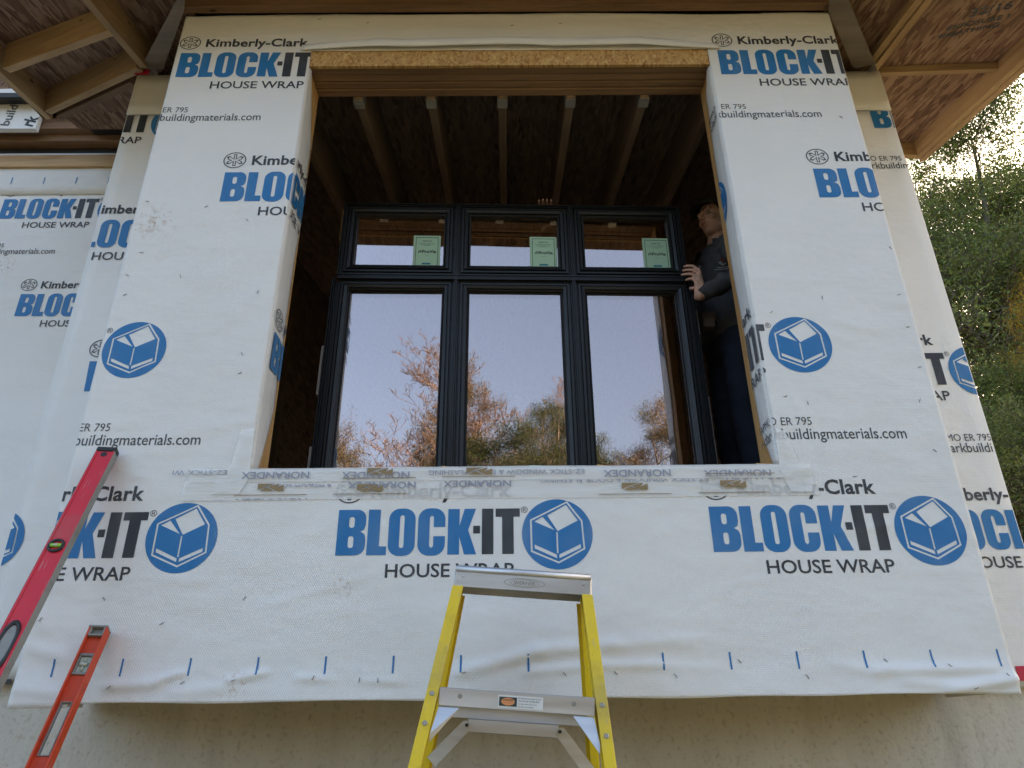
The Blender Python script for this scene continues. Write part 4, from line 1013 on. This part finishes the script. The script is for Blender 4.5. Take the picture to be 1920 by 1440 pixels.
        b = MB(); b.box((-w2-.001, -.001, L-.006), (w2+.001, d2+.001, L)); b.box((-w2+fl, .001, L-.034), (w2-fl, d2*.35, L-.028)); b.box((-w2+fl, .001, L-.028), (-w2+fl+.005, d2*.4, L-.006)); b.box((w2-fl-.005, .001, L-.028), (w2-fl, d2*.4, L-.006)); b.box((-w2+fl+.005, d2*.42, L-.028), (w2-fl-.005, d2*.5, L-.006)); bld(b, 'end_cap', M_greymetal, root, .001)
    return root
level((202, 838), (-12, 1250), -.045, -.36, .059, .028, 'box', 'long red box spirit level leaning against the wrap at the far left')
level((186, 1172), (66, 1440), -.05, -.24, .053, .036, 'ibeam', 'shorter orange spirit level with an open hand slot, leaning right of the red one')

# ============================================================ PEOPLE
def skin_material(name, col):
    m = mat(name, col, .5, spec=.35); n = N(m, 'ShaderNodeTexNoise'); n.inputs['Scale'].default_value = 22; n.inputs['Detail'].default_value = 5; LK(m, coords(m), n.inputs[0])
    setc(m, ramp(m, n.outputs[0], [(.3, tuple(x*.82 for x in col)), (.5, col), (.75, (col[0]*1.08, col[1]*.9, col[2]*.88))])); n2 = N(m, 'ShaderNodeTexNoise'); n2.inputs['Scale'].default_value = 160; n2.inputs['Detail'].default_value = 4; LK(m, coords(m), n2.inputs[0]); setn(m, bump(m, n2.outputs[0], .35, .002)); P(m).inputs['Subsurface Weight'].default_value = .08; P(m).inputs['Subsurface Radius'].default_value = (.01, .004, .002)
    return m
M_skin = skin_material('skin', (.56, .34, .25))
def cloth(name, col):
    m = mat(name, col, .9, spec=.15); n = N(m, 'ShaderNodeTexNoise'); n.inputs['Scale'].default_value = 6; n.inputs['Detail'].default_value = 8; LK(m, coords(m), n.inputs[0])
    setc(m, ramp(m, n.outputs[0], [(.3, tuple(x*.7 for x in col)), (.7, tuple(x*1.25 for x in col))]))
    n2 = N(m, 'ShaderNodeTexNoise'); n2.inputs['Scale'].default_value = 240; LK(m, coords(m), n2.inputs[0]); setn(m, bump(m, n.outputs[0], .5, .02, bump(m, n2.outputs[0], .3, .001))); return m
M_jacket = cloth('charcoal fleece', (.072, .074, .082)); M_emb = mat('dark red stitching', (.18, .025, .02), .8); M_jeans = cloth('dark denim', (.018, .022, .034)); M_cap = cloth('dark olive cap cloth', (.050, .052, .042)); M_shirt = cloth('blue tee shirt', (.10, .15, .26)); M_hair = cloth('brown hair', (.06, .035, .02))
M_eye = mat('eye white', (.55, .52, .5), .25); M_iris = mat('iris', (.02, .018, .015), .2); M_lip = mat('lips', (.36, .13, .11), .5); M_brow = mat('eyebrow', (.05, .028, .015), .8); M_leather = scuffed('brown leather', (.07, .045, .035), (.03, .02, .015), .6)
def capsule(b, p0, r0, p1, r1, seg=12):
    p0, p1 = Vector(p0), Vector(p1); b.ball(p0, r0, 2); b.ball(p1, r1, 2); b.tube([p0, p1], [r0, r1], seg)
def remesh(b, name, m, parent, voxel, smooth_it=4, disp=0, shrink=0):
    me = bpy.data.meshes.new(name); bmesh.ops.recalc_face_normals(b.bm, faces=b.bm.faces); b.bm.to_mesh(me); b.bm.free()
    o = bpy.data.objects.new(name, me); COL.objects.link(o)
    md = o.modifiers.new('r', 'REMESH'); md.mode = 'VOXEL'; md.voxel_size = voxel; md.use_smooth_shade = True
    s_ = o.modifiers.new('s', 'SMOOTH'); s_.factor = .5; s_.iterations = smooth_it
    bpy.context.view_layer.update(); me2 = bpy.data.meshes.new_from_object(o.evaluated_get(bpy.context.evaluated_depsgraph_get()))
    bpy.data.objects.remove(o); bpy.data.meshes.remove(me); me2.name = name
    if disp:
        bmm = bmesh.new(); bmm.from_mesh(me2); bmm.normal_update()
        for v in bmm.verts:
            c = v.co; k = noise.noise(Vector((c.x*9, c.y*9, c.z*26)))+.6*noise.noise(Vector((c.x*22+c.z*12, c.y*20, c.z*18)))
            v.co = c + v.normal*disp*k
        bmm.to_mesh(me2); bmm.free()
    for p in me2.polygons: p.use_smooth = True
    return link(name, me2, m, parent)
def person(base, face, lhand, rhand, label, cat='person', cap=True, head=None, look=0, stature=0.0):
    """base: point on the floor; face: unit facing direction; hands: (wrist, [fingertips], thumbtip, knuckle_dir)"""
    B = Vector(base); f = Vector((face[0], face[1], 0)).normalized(); s = Vector((f.y, -f.x, 0))   # s = the person's right
    up = Vector((0, 0, 1)); root = empty('person', B)
    tag(root, label, cat)
    pel = B+up*(.96+stature); chest = pel+up*.33+f*.01; nk = pel+up*.54+f*.0; hd = head or nk+up*.19+f*.035
    sh = {1: nk-up*.055+s*.185, -1: nk-up*.055-s*.185}
    hip = {k: pel-up*.03+s*(.09*k) for k in (1, -1)}; knee = {k: B+up*.50+s*(.10*k)+f*.03 for k in (1, -1)}; ank = {k: B+up*.09+s*(.11*k) for k in (1, -1)}
    hands = {1: rhand, -1: lhand}; elb = {}; wr = {}
    for k in (1, -1):
        if hands[k]:
            wr[k] = Vector(hands[k][0]); mid = (sh[k]+wr[k])/2; dd = (wr[k]-sh[k]); ua = .30; hlf = min(dd.length/2, ua-.005); off = math.sqrt(max(0, ua*ua-hlf*hlf)); pole = Vector(hands[k][3]); pole = (pole-dd.normalized()*pole.dot(dd.normalized())).normalized()
            elb[k] = mid+pole*off
        else: elb[k] = sh[k]-up*.29+s*(.05*k)-f*.02; wr[k] = elb[k]-up*.25+f*.05
    # --- body
    b = MB()
    rot = Matrix((( -s.x, f.x, 0), (-s.y, f.y, 0), (0, 0, 1))).to_quaternion()
    la = look
    hf = (Matrix.Rotation(la, 3, 'Z') @ f).normalized(); hs = Vector((hf.y, -hf.x, 0))
    hrot = Matrix(((hs.x, hf.x, 0), (hs.y, hf.y, 0), (0, 0, 1))).to_quaternion()
    def hp(x, y, z): return hd + hs*x + hf*y + up*z
    b.ball(hp(0, -.012, .035), 1, 3, (.077, .096, .090), hrot); b.ball(hp(0, .012, -.03), 1, 3, (.062, .076, .082), hrot)
    b.ball(hp(0, .040, -.082), 1, 2, (.034, .034, .026), hrot)
    for k in (1, -1):
        b.ball(hp(k*.036, .055, -.022), 1, 2, (.025, .026, .024), hrot); b.ball(hp(k*.050, .0, -.065), 1, 2, (.018, .036, .024), hrot)
        b.ball(hp(k*.026, .078, .030), 1, 2, (.026, .014, .010), hrot)
        b.ball(hp(k*.078, -.008, -.008), 1, 2, (.009, .018, .031), hrot)
        b.ball(hp(k*.010, .094, -.028), 1, 2, (.008, .010, .008), hrot)
    capsule(b, hp(0, .082, .020), .007, hp(0, .108, -.020), .0115, 8)
    b.ball(hp(0, .083, -.048), 1, 2, (.024, .012, .008), hrot); b.ball(hp(0, .081, -.060), 1, 2, (.021, .012, .008), hrot)
    capsule(b, hd-up*.05-hf*.02, .056, nk+up*.0, .060); capsule(b, nk, .062, nk-up*.06, .085)
    b.ball(chest, 1, 2, (.155, .105, .22), rot); b.ball(pel, 1, 2, (.155, .11, .15), rot)
    for k in (1, -1):
        capsule(b, nk-up*.03, .05, sh[k], .058); capsule(b, sh[k], .052, elb[k], .040); capsule(b, elb[k], .040, wr[k], .027)
        capsule(b, hip[k], .085, knee[k], .056); capsule(b, knee[k], .055, ank[k], .036); capsule(b, ank[k]-up*.03, .036, ank[k]+f*.15-up*.055, .028)
        if hands[k]:
            tips, thumb = hands[k][1], hands[k][2]
            tips = [Vector(t) for t in tips]; ctr = sum(tips, Vector())/4; dirh = (ctr-wr[k]).normalized()
            ln = (tips[3]-tips[0]).normalized(); ac = (ln-dirh*ln.dot(dirh)).normalized(); bendn = Vector(hands[k][4]).normalized()
            kn = [Vector(q_) for q_ in hands[k][5]] if len(hands[k]) > 5 else [wr[k]+dirh*.088+ac*(i-1.5)*.021+bendn*.006 for i in range(4)]
            for i in range(4): capsule(b, wr[k]+ac*(i-1.5)*.011, .016, kn[i], .0115, 8)
            for i in range(3): capsule(b, (wr[k]*.4+kn[i]*.6), .013, (wr[k]*.4+kn[i+1]*.6), .013, 8)
            for i in range(4):
                m1 = kn[i]*.55+tips[i]*.45+bendn*.013; m2 = kn[i]*.22+tips[i]*.78+bendn*.008
                capsule(b, kn[i], .0092, m1, .0080, 8); capsule(b, m1, .0080, m2, .0072, 8); capsule(b, m2, .0072, tips[i], .0060, 8)
            th = Vector(thumb); t0 = wr[k]+dirh*.02-ac*.018; t1 = (t0*.5+th*.5)-ac*.012
            capsule(b, t0, .016, t1, .011, 8); capsule(b, t1, .011, th, .0085, 8)
        else:
            dirh = (wr[k]-elb[k]).normalized(); b.ball(wr[k]+dirh*.05, 1, 2, (.016, .038, .048), rot)
            for i in range(4): q0 = wr[k]+dirh*.09+f*(i-1.5)*.019; capsule(b, q0, .009, q0+dirh*(.045-.006*abs(i-1.5)), .008, 8); capsule(b, q0+dirh*.045, .008, q0+dirh*.075-s*k*.018, .007, 8)
            capsule(b, wr[k]+dirh*.03+f*.03, .012, wr[k]+dirh*.08+f*.05, .009, 8)
    body = remesh(b, 'body', M_skin, root, .0036, 2)
    for k in (1, -1):
        e = MB(); e.ball(hp(k*.030, .0715, .008), .0108, 3); e.build('eye', M_eye, root, smooth=True)
        ir = MB(); ir.ball(hp(k*.030-.0025, .0785, .0085), .0056, 2); ir.build('iris', M_iris, root, smooth=True)
        br = MB(); br.tube([hp(k*.012, .0925, .029), hp(k*.030, .0915, .034), hp(k*.050, .076, .029)], [.0030, .0042, .0022], 8); br.build('eyebrow', M_brow, root, smooth=True)
        ld = MB(); ld.tube([hp(k*.018, .080, .012), hp(k*.030, .0835, .0150), hp(k*.043, .077, .011)], .0045, 6); ld.tube([hp(k*.018, .079, .004), hp(k*.030, .0815, .0005), hp(k*.042, .076, .003)], .0035, 6); ld.build('eyelid', M_skin, root, smooth=True)
    lp = MB(); lp.ball(hp(0, .0855, -.0505), 1, 2, (.021, .0115, .0045), hrot); lp.ball(hp(0, .0835, -.0585), 1, 2, (.018, .0115, .0050), hrot); lp.build('lips', M_lip, root, smooth=True)
    # --- hair
    h = MB(); h.ball(hp(0, -.022, .040), 1, 3, (.083, .100, .092), hrot); h.ball(hp(0, -.05, -.01), 1, 3, (.078, .066, .07), hrot); hr = h.build('hair', M_hair, root, smooth=True)
    if cap:
        c = MB(); bm_ = c.bm; bmesh.ops.create_icosphere(bm_, subdivisions=3, radius=1, matrix=Matrix.Translation(hp(0, -.006, .045)) @ hrot.to_matrix().to_4x4() @ Matrix.Diagonal((.092, .112, .098, 1)))
        bmesh.ops.bisect_plane(bm_, geom=bm_.verts[:]+bm_.edges[:]+bm_.faces[:], plane_co=hp(0, 0, .052), plane_no=-up+hf*.06, clear_outer=True)
        co_ = c.build('cap', M_cap, root, smooth=True); co_.modifiers.new('t', 'SOLIDIFY').thickness = .004
        br = MB(); rows_ = []
        for i in range(13):
            a = -1.05+2.1*i/12; x_ = .070*math.sin(a*1.25); yb_ = .100*math.cos(a*.95); 
            rows_.append([br.bm.verts.new(hp(x_*(1+.02*j), yb_+(.062*math.cos(a*1.1))*j/4, .056-.010*abs(math.sin(a))*1.6-.010*(j/4)**1.5)) for j in range(5)])
        for p_, q_ in zip(rows_, rows_[1:]):
            for j in range(4): br.bm.faces.new((p_[j], p_[j+1], q_[j+1], q_[j]))
        bo = br.build('cap_brim', M_cap, root, smooth=True); bo.modifiers.new('t', 'SOLIDIFY').thickness = .004
    # --- clothes
    j = MB(); j.ball(chest+up*.02, 1, 2, (.185, .135, .25), rot); j.ball(pel+up*.12, 1, 2, (.180, .135, .20), rot); j.ball(pel+up*.02, 1, 2, (.182, .140, .12), rot)
    for k in (1, -1):
        capsule(j, nk-up*.05+s*k*.03, .07, sh[k]-up*.01, .076); capsule(j, sh[k], .076, elb[k], .062)
        cuff = elb[k]+(wr[k]-elb[k])*.90; capsule(j, elb[k], .062, cuff, .041)
    jk = remesh(j, 'jacket', M_jacket, root, .010, 3, .016)
    # collar, open at the throat
    c = MB(); n = 18; rows_ = []
    for i in range(n+1):
        a = R(40)+R(280)*i/n; d_ = hf*math.cos(a)+hs*math.sin(a)
        rows_.append([c.bm.verts.new(nk-up*.03+d_*.078+hf*.012), c.bm.verts.new(nk+up*.030+d_*.074+hf*.012), c.bm.verts.new(nk+up*.050+d_*.083+hf*.010), c.bm.verts.new(nk+up*.012+d_*.104+hf*.014), c.bm.verts.new(nk-up*.035+d_*.112+hf*.02)])
    for p_, q_ in zip(rows_, rows_[1:]):
        for k in range(4): c.bm.faces.new((p_[k], q_[k], q_[k+1], p_[k+1]))
    cc = c.build('collar', M_jacket, jk, smooth=True); cc.modifiers.new('t', 'SOLIDIFY').thickness = .004
    t = MB(); t.prism([nk-up*.012+hf*.075+hs*.045, nk-up*.012+hf*.075-hs*.045, nk-up*.13+hf*.122], hf*.012); t.build('tee_shirt', M_shirt, root)
    z = MB(); z.box((-.005, -.003, -.016), (.005, .003, .0)); zp = nk-up*.115+hf*.142; z.build('zip_pull', M_steel, jk, Matrix.Translation(zp))
    tr = MB(); tr.ball(pel-up*.02, 1, 2, (.172, .13, .14), rot)
    for k in (1, -1): capsule(tr, hip[k], .100, knee[k], .075); capsule(tr, knee[k], .075, ank[k]-up*.01, .066)
    remesh(tr, 'trousers', M_jeans, root, .012, 4, .006)
    for k in (1, -1):
        bt = MB(); capsule(bt, ank[k]+up*.02, .055, ank[k]-up*.03, .052); capsule(bt, ank[k]-up*.035, .050, ank[k]+f*.15-up*.048, .040); remesh(bt, 'boot', M_leather, root, .010, 3)
    return root, pel, chest, f, s, jk, sh, elb, wr
FLOOR = .842+ZC
# worker at the right of the unit, left hand on its edge
def sy(Y): return (Y+DIST)*.963-DIST
tp_ = [at(1283, 500, sy(.728)), at(1280.5, 507.5, sy(.728)), at(1278.5, 515.5, sy(.728)), at(1287, 525, sy(.735))]
kn_ = [at(1310, 507, sy(.708)), at(1311, 514, sy(.700)), at(1310, 521, sy(.698)), at(1306, 529, sy(.700))]
wr_ = at(1313, 553, sy(.71))
rw_ = at(1262, 560, .93); rt_ = [at(1236+2*i, 535+8*i, .86) for i in range(4)]
headp = at(1341, 413, .885)
pr = person((1.145, .935, FLOOR), (-1, -.12), (wr_, tp_, at(1295, 541, sy(.755)), (.6, -.55, -.75), (.15, -.7, .55), kn_), (rw_, rt_, at(1262, 530, .86), (.5, .3, -.9), (.1, .5, .8)),
            'man in a dark cap and charcoal fleece steadying the right edge of the window unit', look=R(21), head=headp, stature=-.012)
# belt pouch and chest emblem
p_ = at(1329, 601, .755); b = MB(); b.box((-.028, -.022, -.045), (.028, .022, .030)); b.box((-.031, -.026, .010), (.031, -.010, .034)); b.box((-.022, -.020, .034), (.022, .0, .040)); b.box((.029, -.012, -.01), (.040, .008, .012))
b.build('tool_pouch', M_leather, pr[0], Matrix.Translation(p_) @ Matrix.Rotation(R(-8), 4, 'Z') @ Matrix.Rotation(R(6), 4, 'Y'), .004)
ey = .745
for pts, m in (([(1351, 486), (1357, 479), (1363, 485), (1357, 491)], M_emb), ([(1346, 492), (1351, 490), (1356, 495), (1355, 498)], M_greymetal), ([(1355, 498), (1356, 495), (1363, 490), (1366, 492)], M_greymetal), ([(1345, 501), (1366, 499), (1366, 500.5), (1345, 502.5)], M_greymetal), ([(1340, 505), (1365, 503), (1365, 504.5), (1340, 506.5)], M_greymetal)):
    b = MB(); b.prism([at(x, y, ey) for x, y in pts], (0, .004, 0)); b.build('chest_emblem', m, pr[5])
# helper behind the unit, fingertips over its top edge
q0 = at(1022, 384, sy(.80))
tips = [Vector((q0.x-.033+.021*i, sy(.762), q0.z+.004-.003*abs(i-1.5))) for i in range(4)]
person((.30, 1.15, FLOOR), (-.1, -1), (Vector((q0.x+.01, .84, q0.z-.03)), tips[::-1], Vector((q0.x+.06, .79, q0.z-.03)), (.6, .3, -.8), (0, .2, 1)), None,
       'helper standing behind the window unit, only the fingertips showing over its top edge', cap=False, stature=-.17)

# ============================================================ TREES
def leaf_material(name, cols):
    m = bpy.data.materials.new(name); m.use_nodes = True; b = P(m)
    b.inputs['Roughness'].default_value = .55; b.inputs['Specular IOR Level'].default_value = .3
    n = N(m, 'ShaderNodeTexNoise'); n.inputs['Scale'].default_value = 1.1; n.inputs['Detail'].default_value = 3; LK(m, coords(m), n.inputs[0])
    g_ = N(m, 'ShaderNodeTexWhiteNoise'); gm = N(m, 'ShaderNodeNewGeometry'); LK(m, gm.outputs['Random Per Island'], g_.inputs['Vector'])
    c = ramp(m, n.outputs[0], [(.32, cols[0]), (.5, cols[1]), (.68, cols[2])])
    h = N(m, 'ShaderNodeHueSaturation'); r = N(m, 'ShaderNodeMapRange'); LK(m, gm.outputs['Random Per Island'], r.inputs[0]); r.inputs[3].default_value = .6; r.inputs[4].default_value = 1.4
    LK(m, r.outputs[0], h.inputs['Value']); LK(m, c, h.inputs['Color']); LK(m, h.outputs[0], b.inputs['Base Color'])
    t = N(m, 'ShaderNodeBsdfTranslucent'); LK(m, h.outputs[0], t.inputs[0]); mx = N(m, 'ShaderNodeMixShader'); mx.inputs[0].default_value = .28
    out = m.node_tree.nodes['Material Output']; LK(m, b.outputs[0], mx.inputs[1]); LK(m, t.outputs[0], mx.inputs[2]); LK(m, mx.outputs[0], out.inputs[0]); return m
M_leafg = leaf_material('green leaves', [(.09, .14, .03), (.15, .19, .045), (.23, .24, .07)])
M_leafy = leaf_material('yellow leaves', [(.35, .22, .02), (.45, .28, .02), (.22, .19, .03)])
M_leafo = leaf_material('orange leaves', [(.105, .065, .032), (.13, .10, .05), (.06, .08, .03)])
M_leafd = leaf_material('dark leaves', [(.025, .045, .016), (.045, .07, .022), (.075, .07, .03)])
M_leafr = leaf_material('russet leaves', [(.10, .035, .02), (.16, .06, .03), (.10, .08, .02)])
M_bark = mat('grey bark', (.13, .11, .09), .9); _n = N(M_bark, 'ShaderNodeTexNoise'); _n.inputs['Scale'].default_value = 14; _n.inputs['Detail'].default_value = 6; LK(M_bark, coords(M_bark, (1, 1, .2)), _n.inputs[0]); setc(M_bark, ramp(M_bark, _n.outputs[0], [(.35, (.07, .055, .045)), (.65, (.20, .17, .14))])); setn(M_bark, bump(M_bark, _n.outputs[0], .6, .03))
M_barkp = mat('pale pinkish bark', (.16, .115, .095), .85)
def tree(name, Ht, spread, seed, nleaf, lsize, mleaf, mbark, label, levels=4, first=.28, leafy=1.0, upb=.55, trunk_r=None, group=None, splits=4, rmin=.004):
    rnd = random.Random(seed); root = empty(name); tag(root, label, 'tree' if name != 'shrub' else 'shrub', group)
    wb = MB(); ends = []
    tr = trunk_r or Ht*.014
    def branch(p, d, L, r, lev):
        n = 5 if lev < 2 else 3; pts = [p]; dd = d.normalized(); rad = [r]
        for i in range(n):
            dd = (dd+Vector((rnd.gauss(0, .14), rnd.gauss(0, .14), rnd.gauss(.04*upb, .10)))).normalized(); p = p+dd*L/n; pts.append(p); rad.append(r*(1-.62*(i+1)/n))
            if lev >= levels-1: ends.append((p.copy(), L/n))
            if lev < levels and i >= 1:
                for _ in range(splits if lev < 2 else 2):
                    if rnd.random() < .78:
                        a = rnd.uniform(0, 2*math.pi); side = Vector((math.cos(a), math.sin(a), rnd.uniform(-.1, .9)*upb)).normalized()
                        branch(p, (dd*.55+side*.85), L*rnd.uniform(.42, .62), rad[-1]*.58, lev+1)
        wb.tube(pts, [max(rmin, q_) for q_ in rad], 7 if lev < 1 else (5 if lev < 3 else 3), cap=False)
    # trunk with leaders
    pts = [Vector((0, 0, -.1))]; d = Vector((rnd.gauss(0, .04), rnd.gauss(0, .04), 1))
    n = 10; rad = [tr*1.25]
    for i in range(n):
        d = (d+Vector((rnd.gauss(0, .07), rnd.gauss(0, .07), .12))).normalized(); pts.append(pts[-1]+d*Ht*.94/n); rad.append(tr*(1-.85*(i+1)/n))
    wb.tube(pts, rad, 9, cap=False)
    for i in range(1, n+1):
        t = i/n
        if t < first: continue
        for _ in range(splits+1 if t < .8 else 3):
            a = rnd.uniform(0, 2*math.pi); side = Vector((math.cos(a), math.sin(a), rnd.uniform(.05, .9)*upb))
            q = pts[i-1].lerp(pts[i], rnd.random())
            branch(q, side, spread*(1.05-.62*t)*rnd.uniform(.65, 1.1), rad[i]*.5, 1)
    wb.build('trunk', mbark, root, smooth=True)
    # leaves in clumps round the twigs
    vs, fs = [], []
    for k in range(nleaf):
        e, r = ends[rnd.randrange(len(ends))]; c = e+Vector((rnd.gauss(0, 1), rnd.gauss(0, 1), rnd.gauss(0, .8)))*max(.10, r*.55)*leafy
        s_ = lsize*rnd.uniform(.6, 1.3); a = Vector((rnd.gauss(0, 1), rnd.gauss(0, 1), rnd.gauss(0, 1))).normalized(); q = a.orthogonal().normalized(); q2 = a.cross(q)
        ang = rnd.uniform(0, 6.28); q, q2 = q*math.cos(ang)+q2*math.sin(ang), q2*math.cos(ang)-q*math.sin(ang)
        i0 = len(vs); vs += [c-q*s_, c+q2*s_*.42+a*s_*.12, c+q*s_, c-q2*s_*.42+a*s_*.12]; fs.append((i0, i0+1, i0+2, i0+3))
    me = bpy.data.meshes.new('crown'); me.from_pydata([tuple(v) for v in vs], [], fs); link('crown', me, mleaf, root)
    return root
def put(o, x, y, rz=0, sc=1.0, z=0):
    o.location = (x, y, z); o.rotation_euler = (0, 0, R(rz)); o.scale = (sc, sc, sc) if not isinstance(sc, tuple) else (sc[0], sc[0], sc[1])
used_src = set()
def clone(src, x, y, rz, sc, label, leaf=None, group=None, name=None):
    o = src if src.name not in used_src else copy_tree(src)
    used_src.add(src.name)
    if leaf:
        for ch in COL.objects:
            if ch.parent == o and ch.name.startswith('crown'):
                ch.data = ch.data.copy(); ch.data.materials.clear(); ch.data.materials.append(leaf)
    put(o, x, y, rz, sc); tag(o, label, 'tree', group); return o
def polar(cx, cy, az, d): return cx+d*math.sin(R(az)), cy+d*math.cos(R(az))
GR = 'trees behind the house on the right'; GB = 'trees mirrored in the window glass'
tA = tree('broadleaf_tree', 12.5, 3.6, 11, 150000, .031, M_leafg, M_bark, '', 4, .25, 1.5)
tB = tree('broadleaf_tree', 11.5, 3.2, 29, 130000, .030, M_leafg, M_bark, '', 4, .2, 1.3)
tC = tree('bare_tree', 13.5, 3.9, 5, 3000, .022, M_leafo, M_barkp, '', 5, .3, .7, .9, splits=3, rmin=.0075)
tD = tree('shrub', 4.2, 1.9, 41, 50000, .030, M_leafd, M_bark, '', 3, .1, 1.8)
# right-hand side, seen past the corner of the house
for src, az, d, rz, sc, lf, lab in (
    (tA, 38.8, 15, 20, 1.06, None, 'tall pale green tree with a leaning grey trunk nearest the house corner'),
    (tA, 36.9, 16.5, 110, (1.0, 1.0), None, 'tall leafy tree rising to the eave just beyond the wall corner'),
    (tA, 38.0, 19, 75, 1.18, None, 'tallest green tree behind the leaning grey trunk, its top close under the eave'),
    (tB, 40.8, 17, 190, 1.06, None, 'tall fine leaved tree at the right edge below the eave'),
    (tB, 35.6, 17, 140, .98, None, 'airy green tree showing just past the edge of the wrapped wall'),
    (tA, 41.5, 20, 200, .98, None, 'broad green tree at the right edge of the photo, behind the yellow one'),
    (tB, 40.9, 12.5, 60, (.34, .70), M_leafy, 'tree with bright yellow autumn leaves at the right edge'),
    (tB, 38.0, 22, 300, .80, M_leafd, 'dark evergreen looking tree filling the wood lower down'),
    (tA, 35.4, 24, 90, .80, M_leafd, 'dark tree deep in the wood beside the wall corner'),
    (tB, 41.0, 26, 10, .90, M_leafg, 'furthest green tree in the wood at the right edge'),
    (tA, 36.8, 18, 260, .62, M_leafg, 'mid green young tree in front of the dark wood, right of the wall corner'),
    (tB, 39.6, 19, 330, .66, M_leafd, 'round dark tree below the yellow leaved one'),
    (tA, 40.2, 10.5, 30, (.62, .46), M_leafg, 'small green tree in front of the yellow one, low at the right edge'),
    (tB, 37.6, 11.5, 110, (.6, .46), M_leafd, 'small dark tree low beside the corner of the wrapped wall')):
    x, y = polar(0, -DIST, az, d); clone(src, x, y, rz, sc, lab, lf, GR)
for az, d, rz, sc, lf, lab in ((34.6, 12, 0, .95, None, 'dark bushy shrub at the foot of the wood by the wall corner'), (36.8, 11.5, 80, .85, M_leafr, 'russet red shrub low at the right edge'), (39.2, 12.5, 160, 1.0, M_leafg, 'green shrub low at the right edge behind the red one'), (37.0, 16, 230, 1.35, M_leafd, 'large dark shrub under the tall pale green tree')):
    x, y = polar(0, -DIST, az, d); o = clone(tD, x, y, rz, sc, lab, lf, 'shrubs at the edge of the wood'); o['category'] = 'shrub'
# behind the camera, mirrored by the panes (azimuth from -y, distance from the glass)
def back(az, d): return .04+d*math.sin(R(az)), .745-d*math.cos(R(az))
for src, az, d, rz, sc, lf, lab in (
    (tC, -7.2, 30, 30, (1.5, 1.62), None, 'nearly bare tree with pinkish twigs mirrored in the lower left pane'),
    (tB, -.6, 30, 60, (1.0, 1.66), M_leafo, 'orange and green autumn tree mirrored in the left of the middle pane'),
    (tA, 7.6, 32, 70, (1.0, 1.46), M_leafd, 'dark green tree mirrored in the right of the middle pane'),
    (tC, 3.5, 40, 130, (1.2, 1.6), None, 'bare twiggy tree behind the orange one in the mirrored view'),
    (tB, 12.6, 28, 310, (1.0, 1.17), M_leafd, 'dark rounded tree mirrored low in the lower right pane'),
    (tB, 18.3, 22, 90, (.9, 1.12), M_leafo, 'tree reaching in from the right in the mirrored view, thinly leaved'),
    (tB, -13.0, 24, 250, (.8, 1.07), M_leafo, 'olive and orange tree at the left edge of the mirrored view'),
    (tA, 3.0, 25, 320, (1.4, 1.08), M_leafd, 'low dense tree mirrored at the bottom of the middle pane')):
    x, y = back(az, d); clone(src, x, y, rz, sc, lab, lf, GB)
print('objects', len(bpy.data.objects))
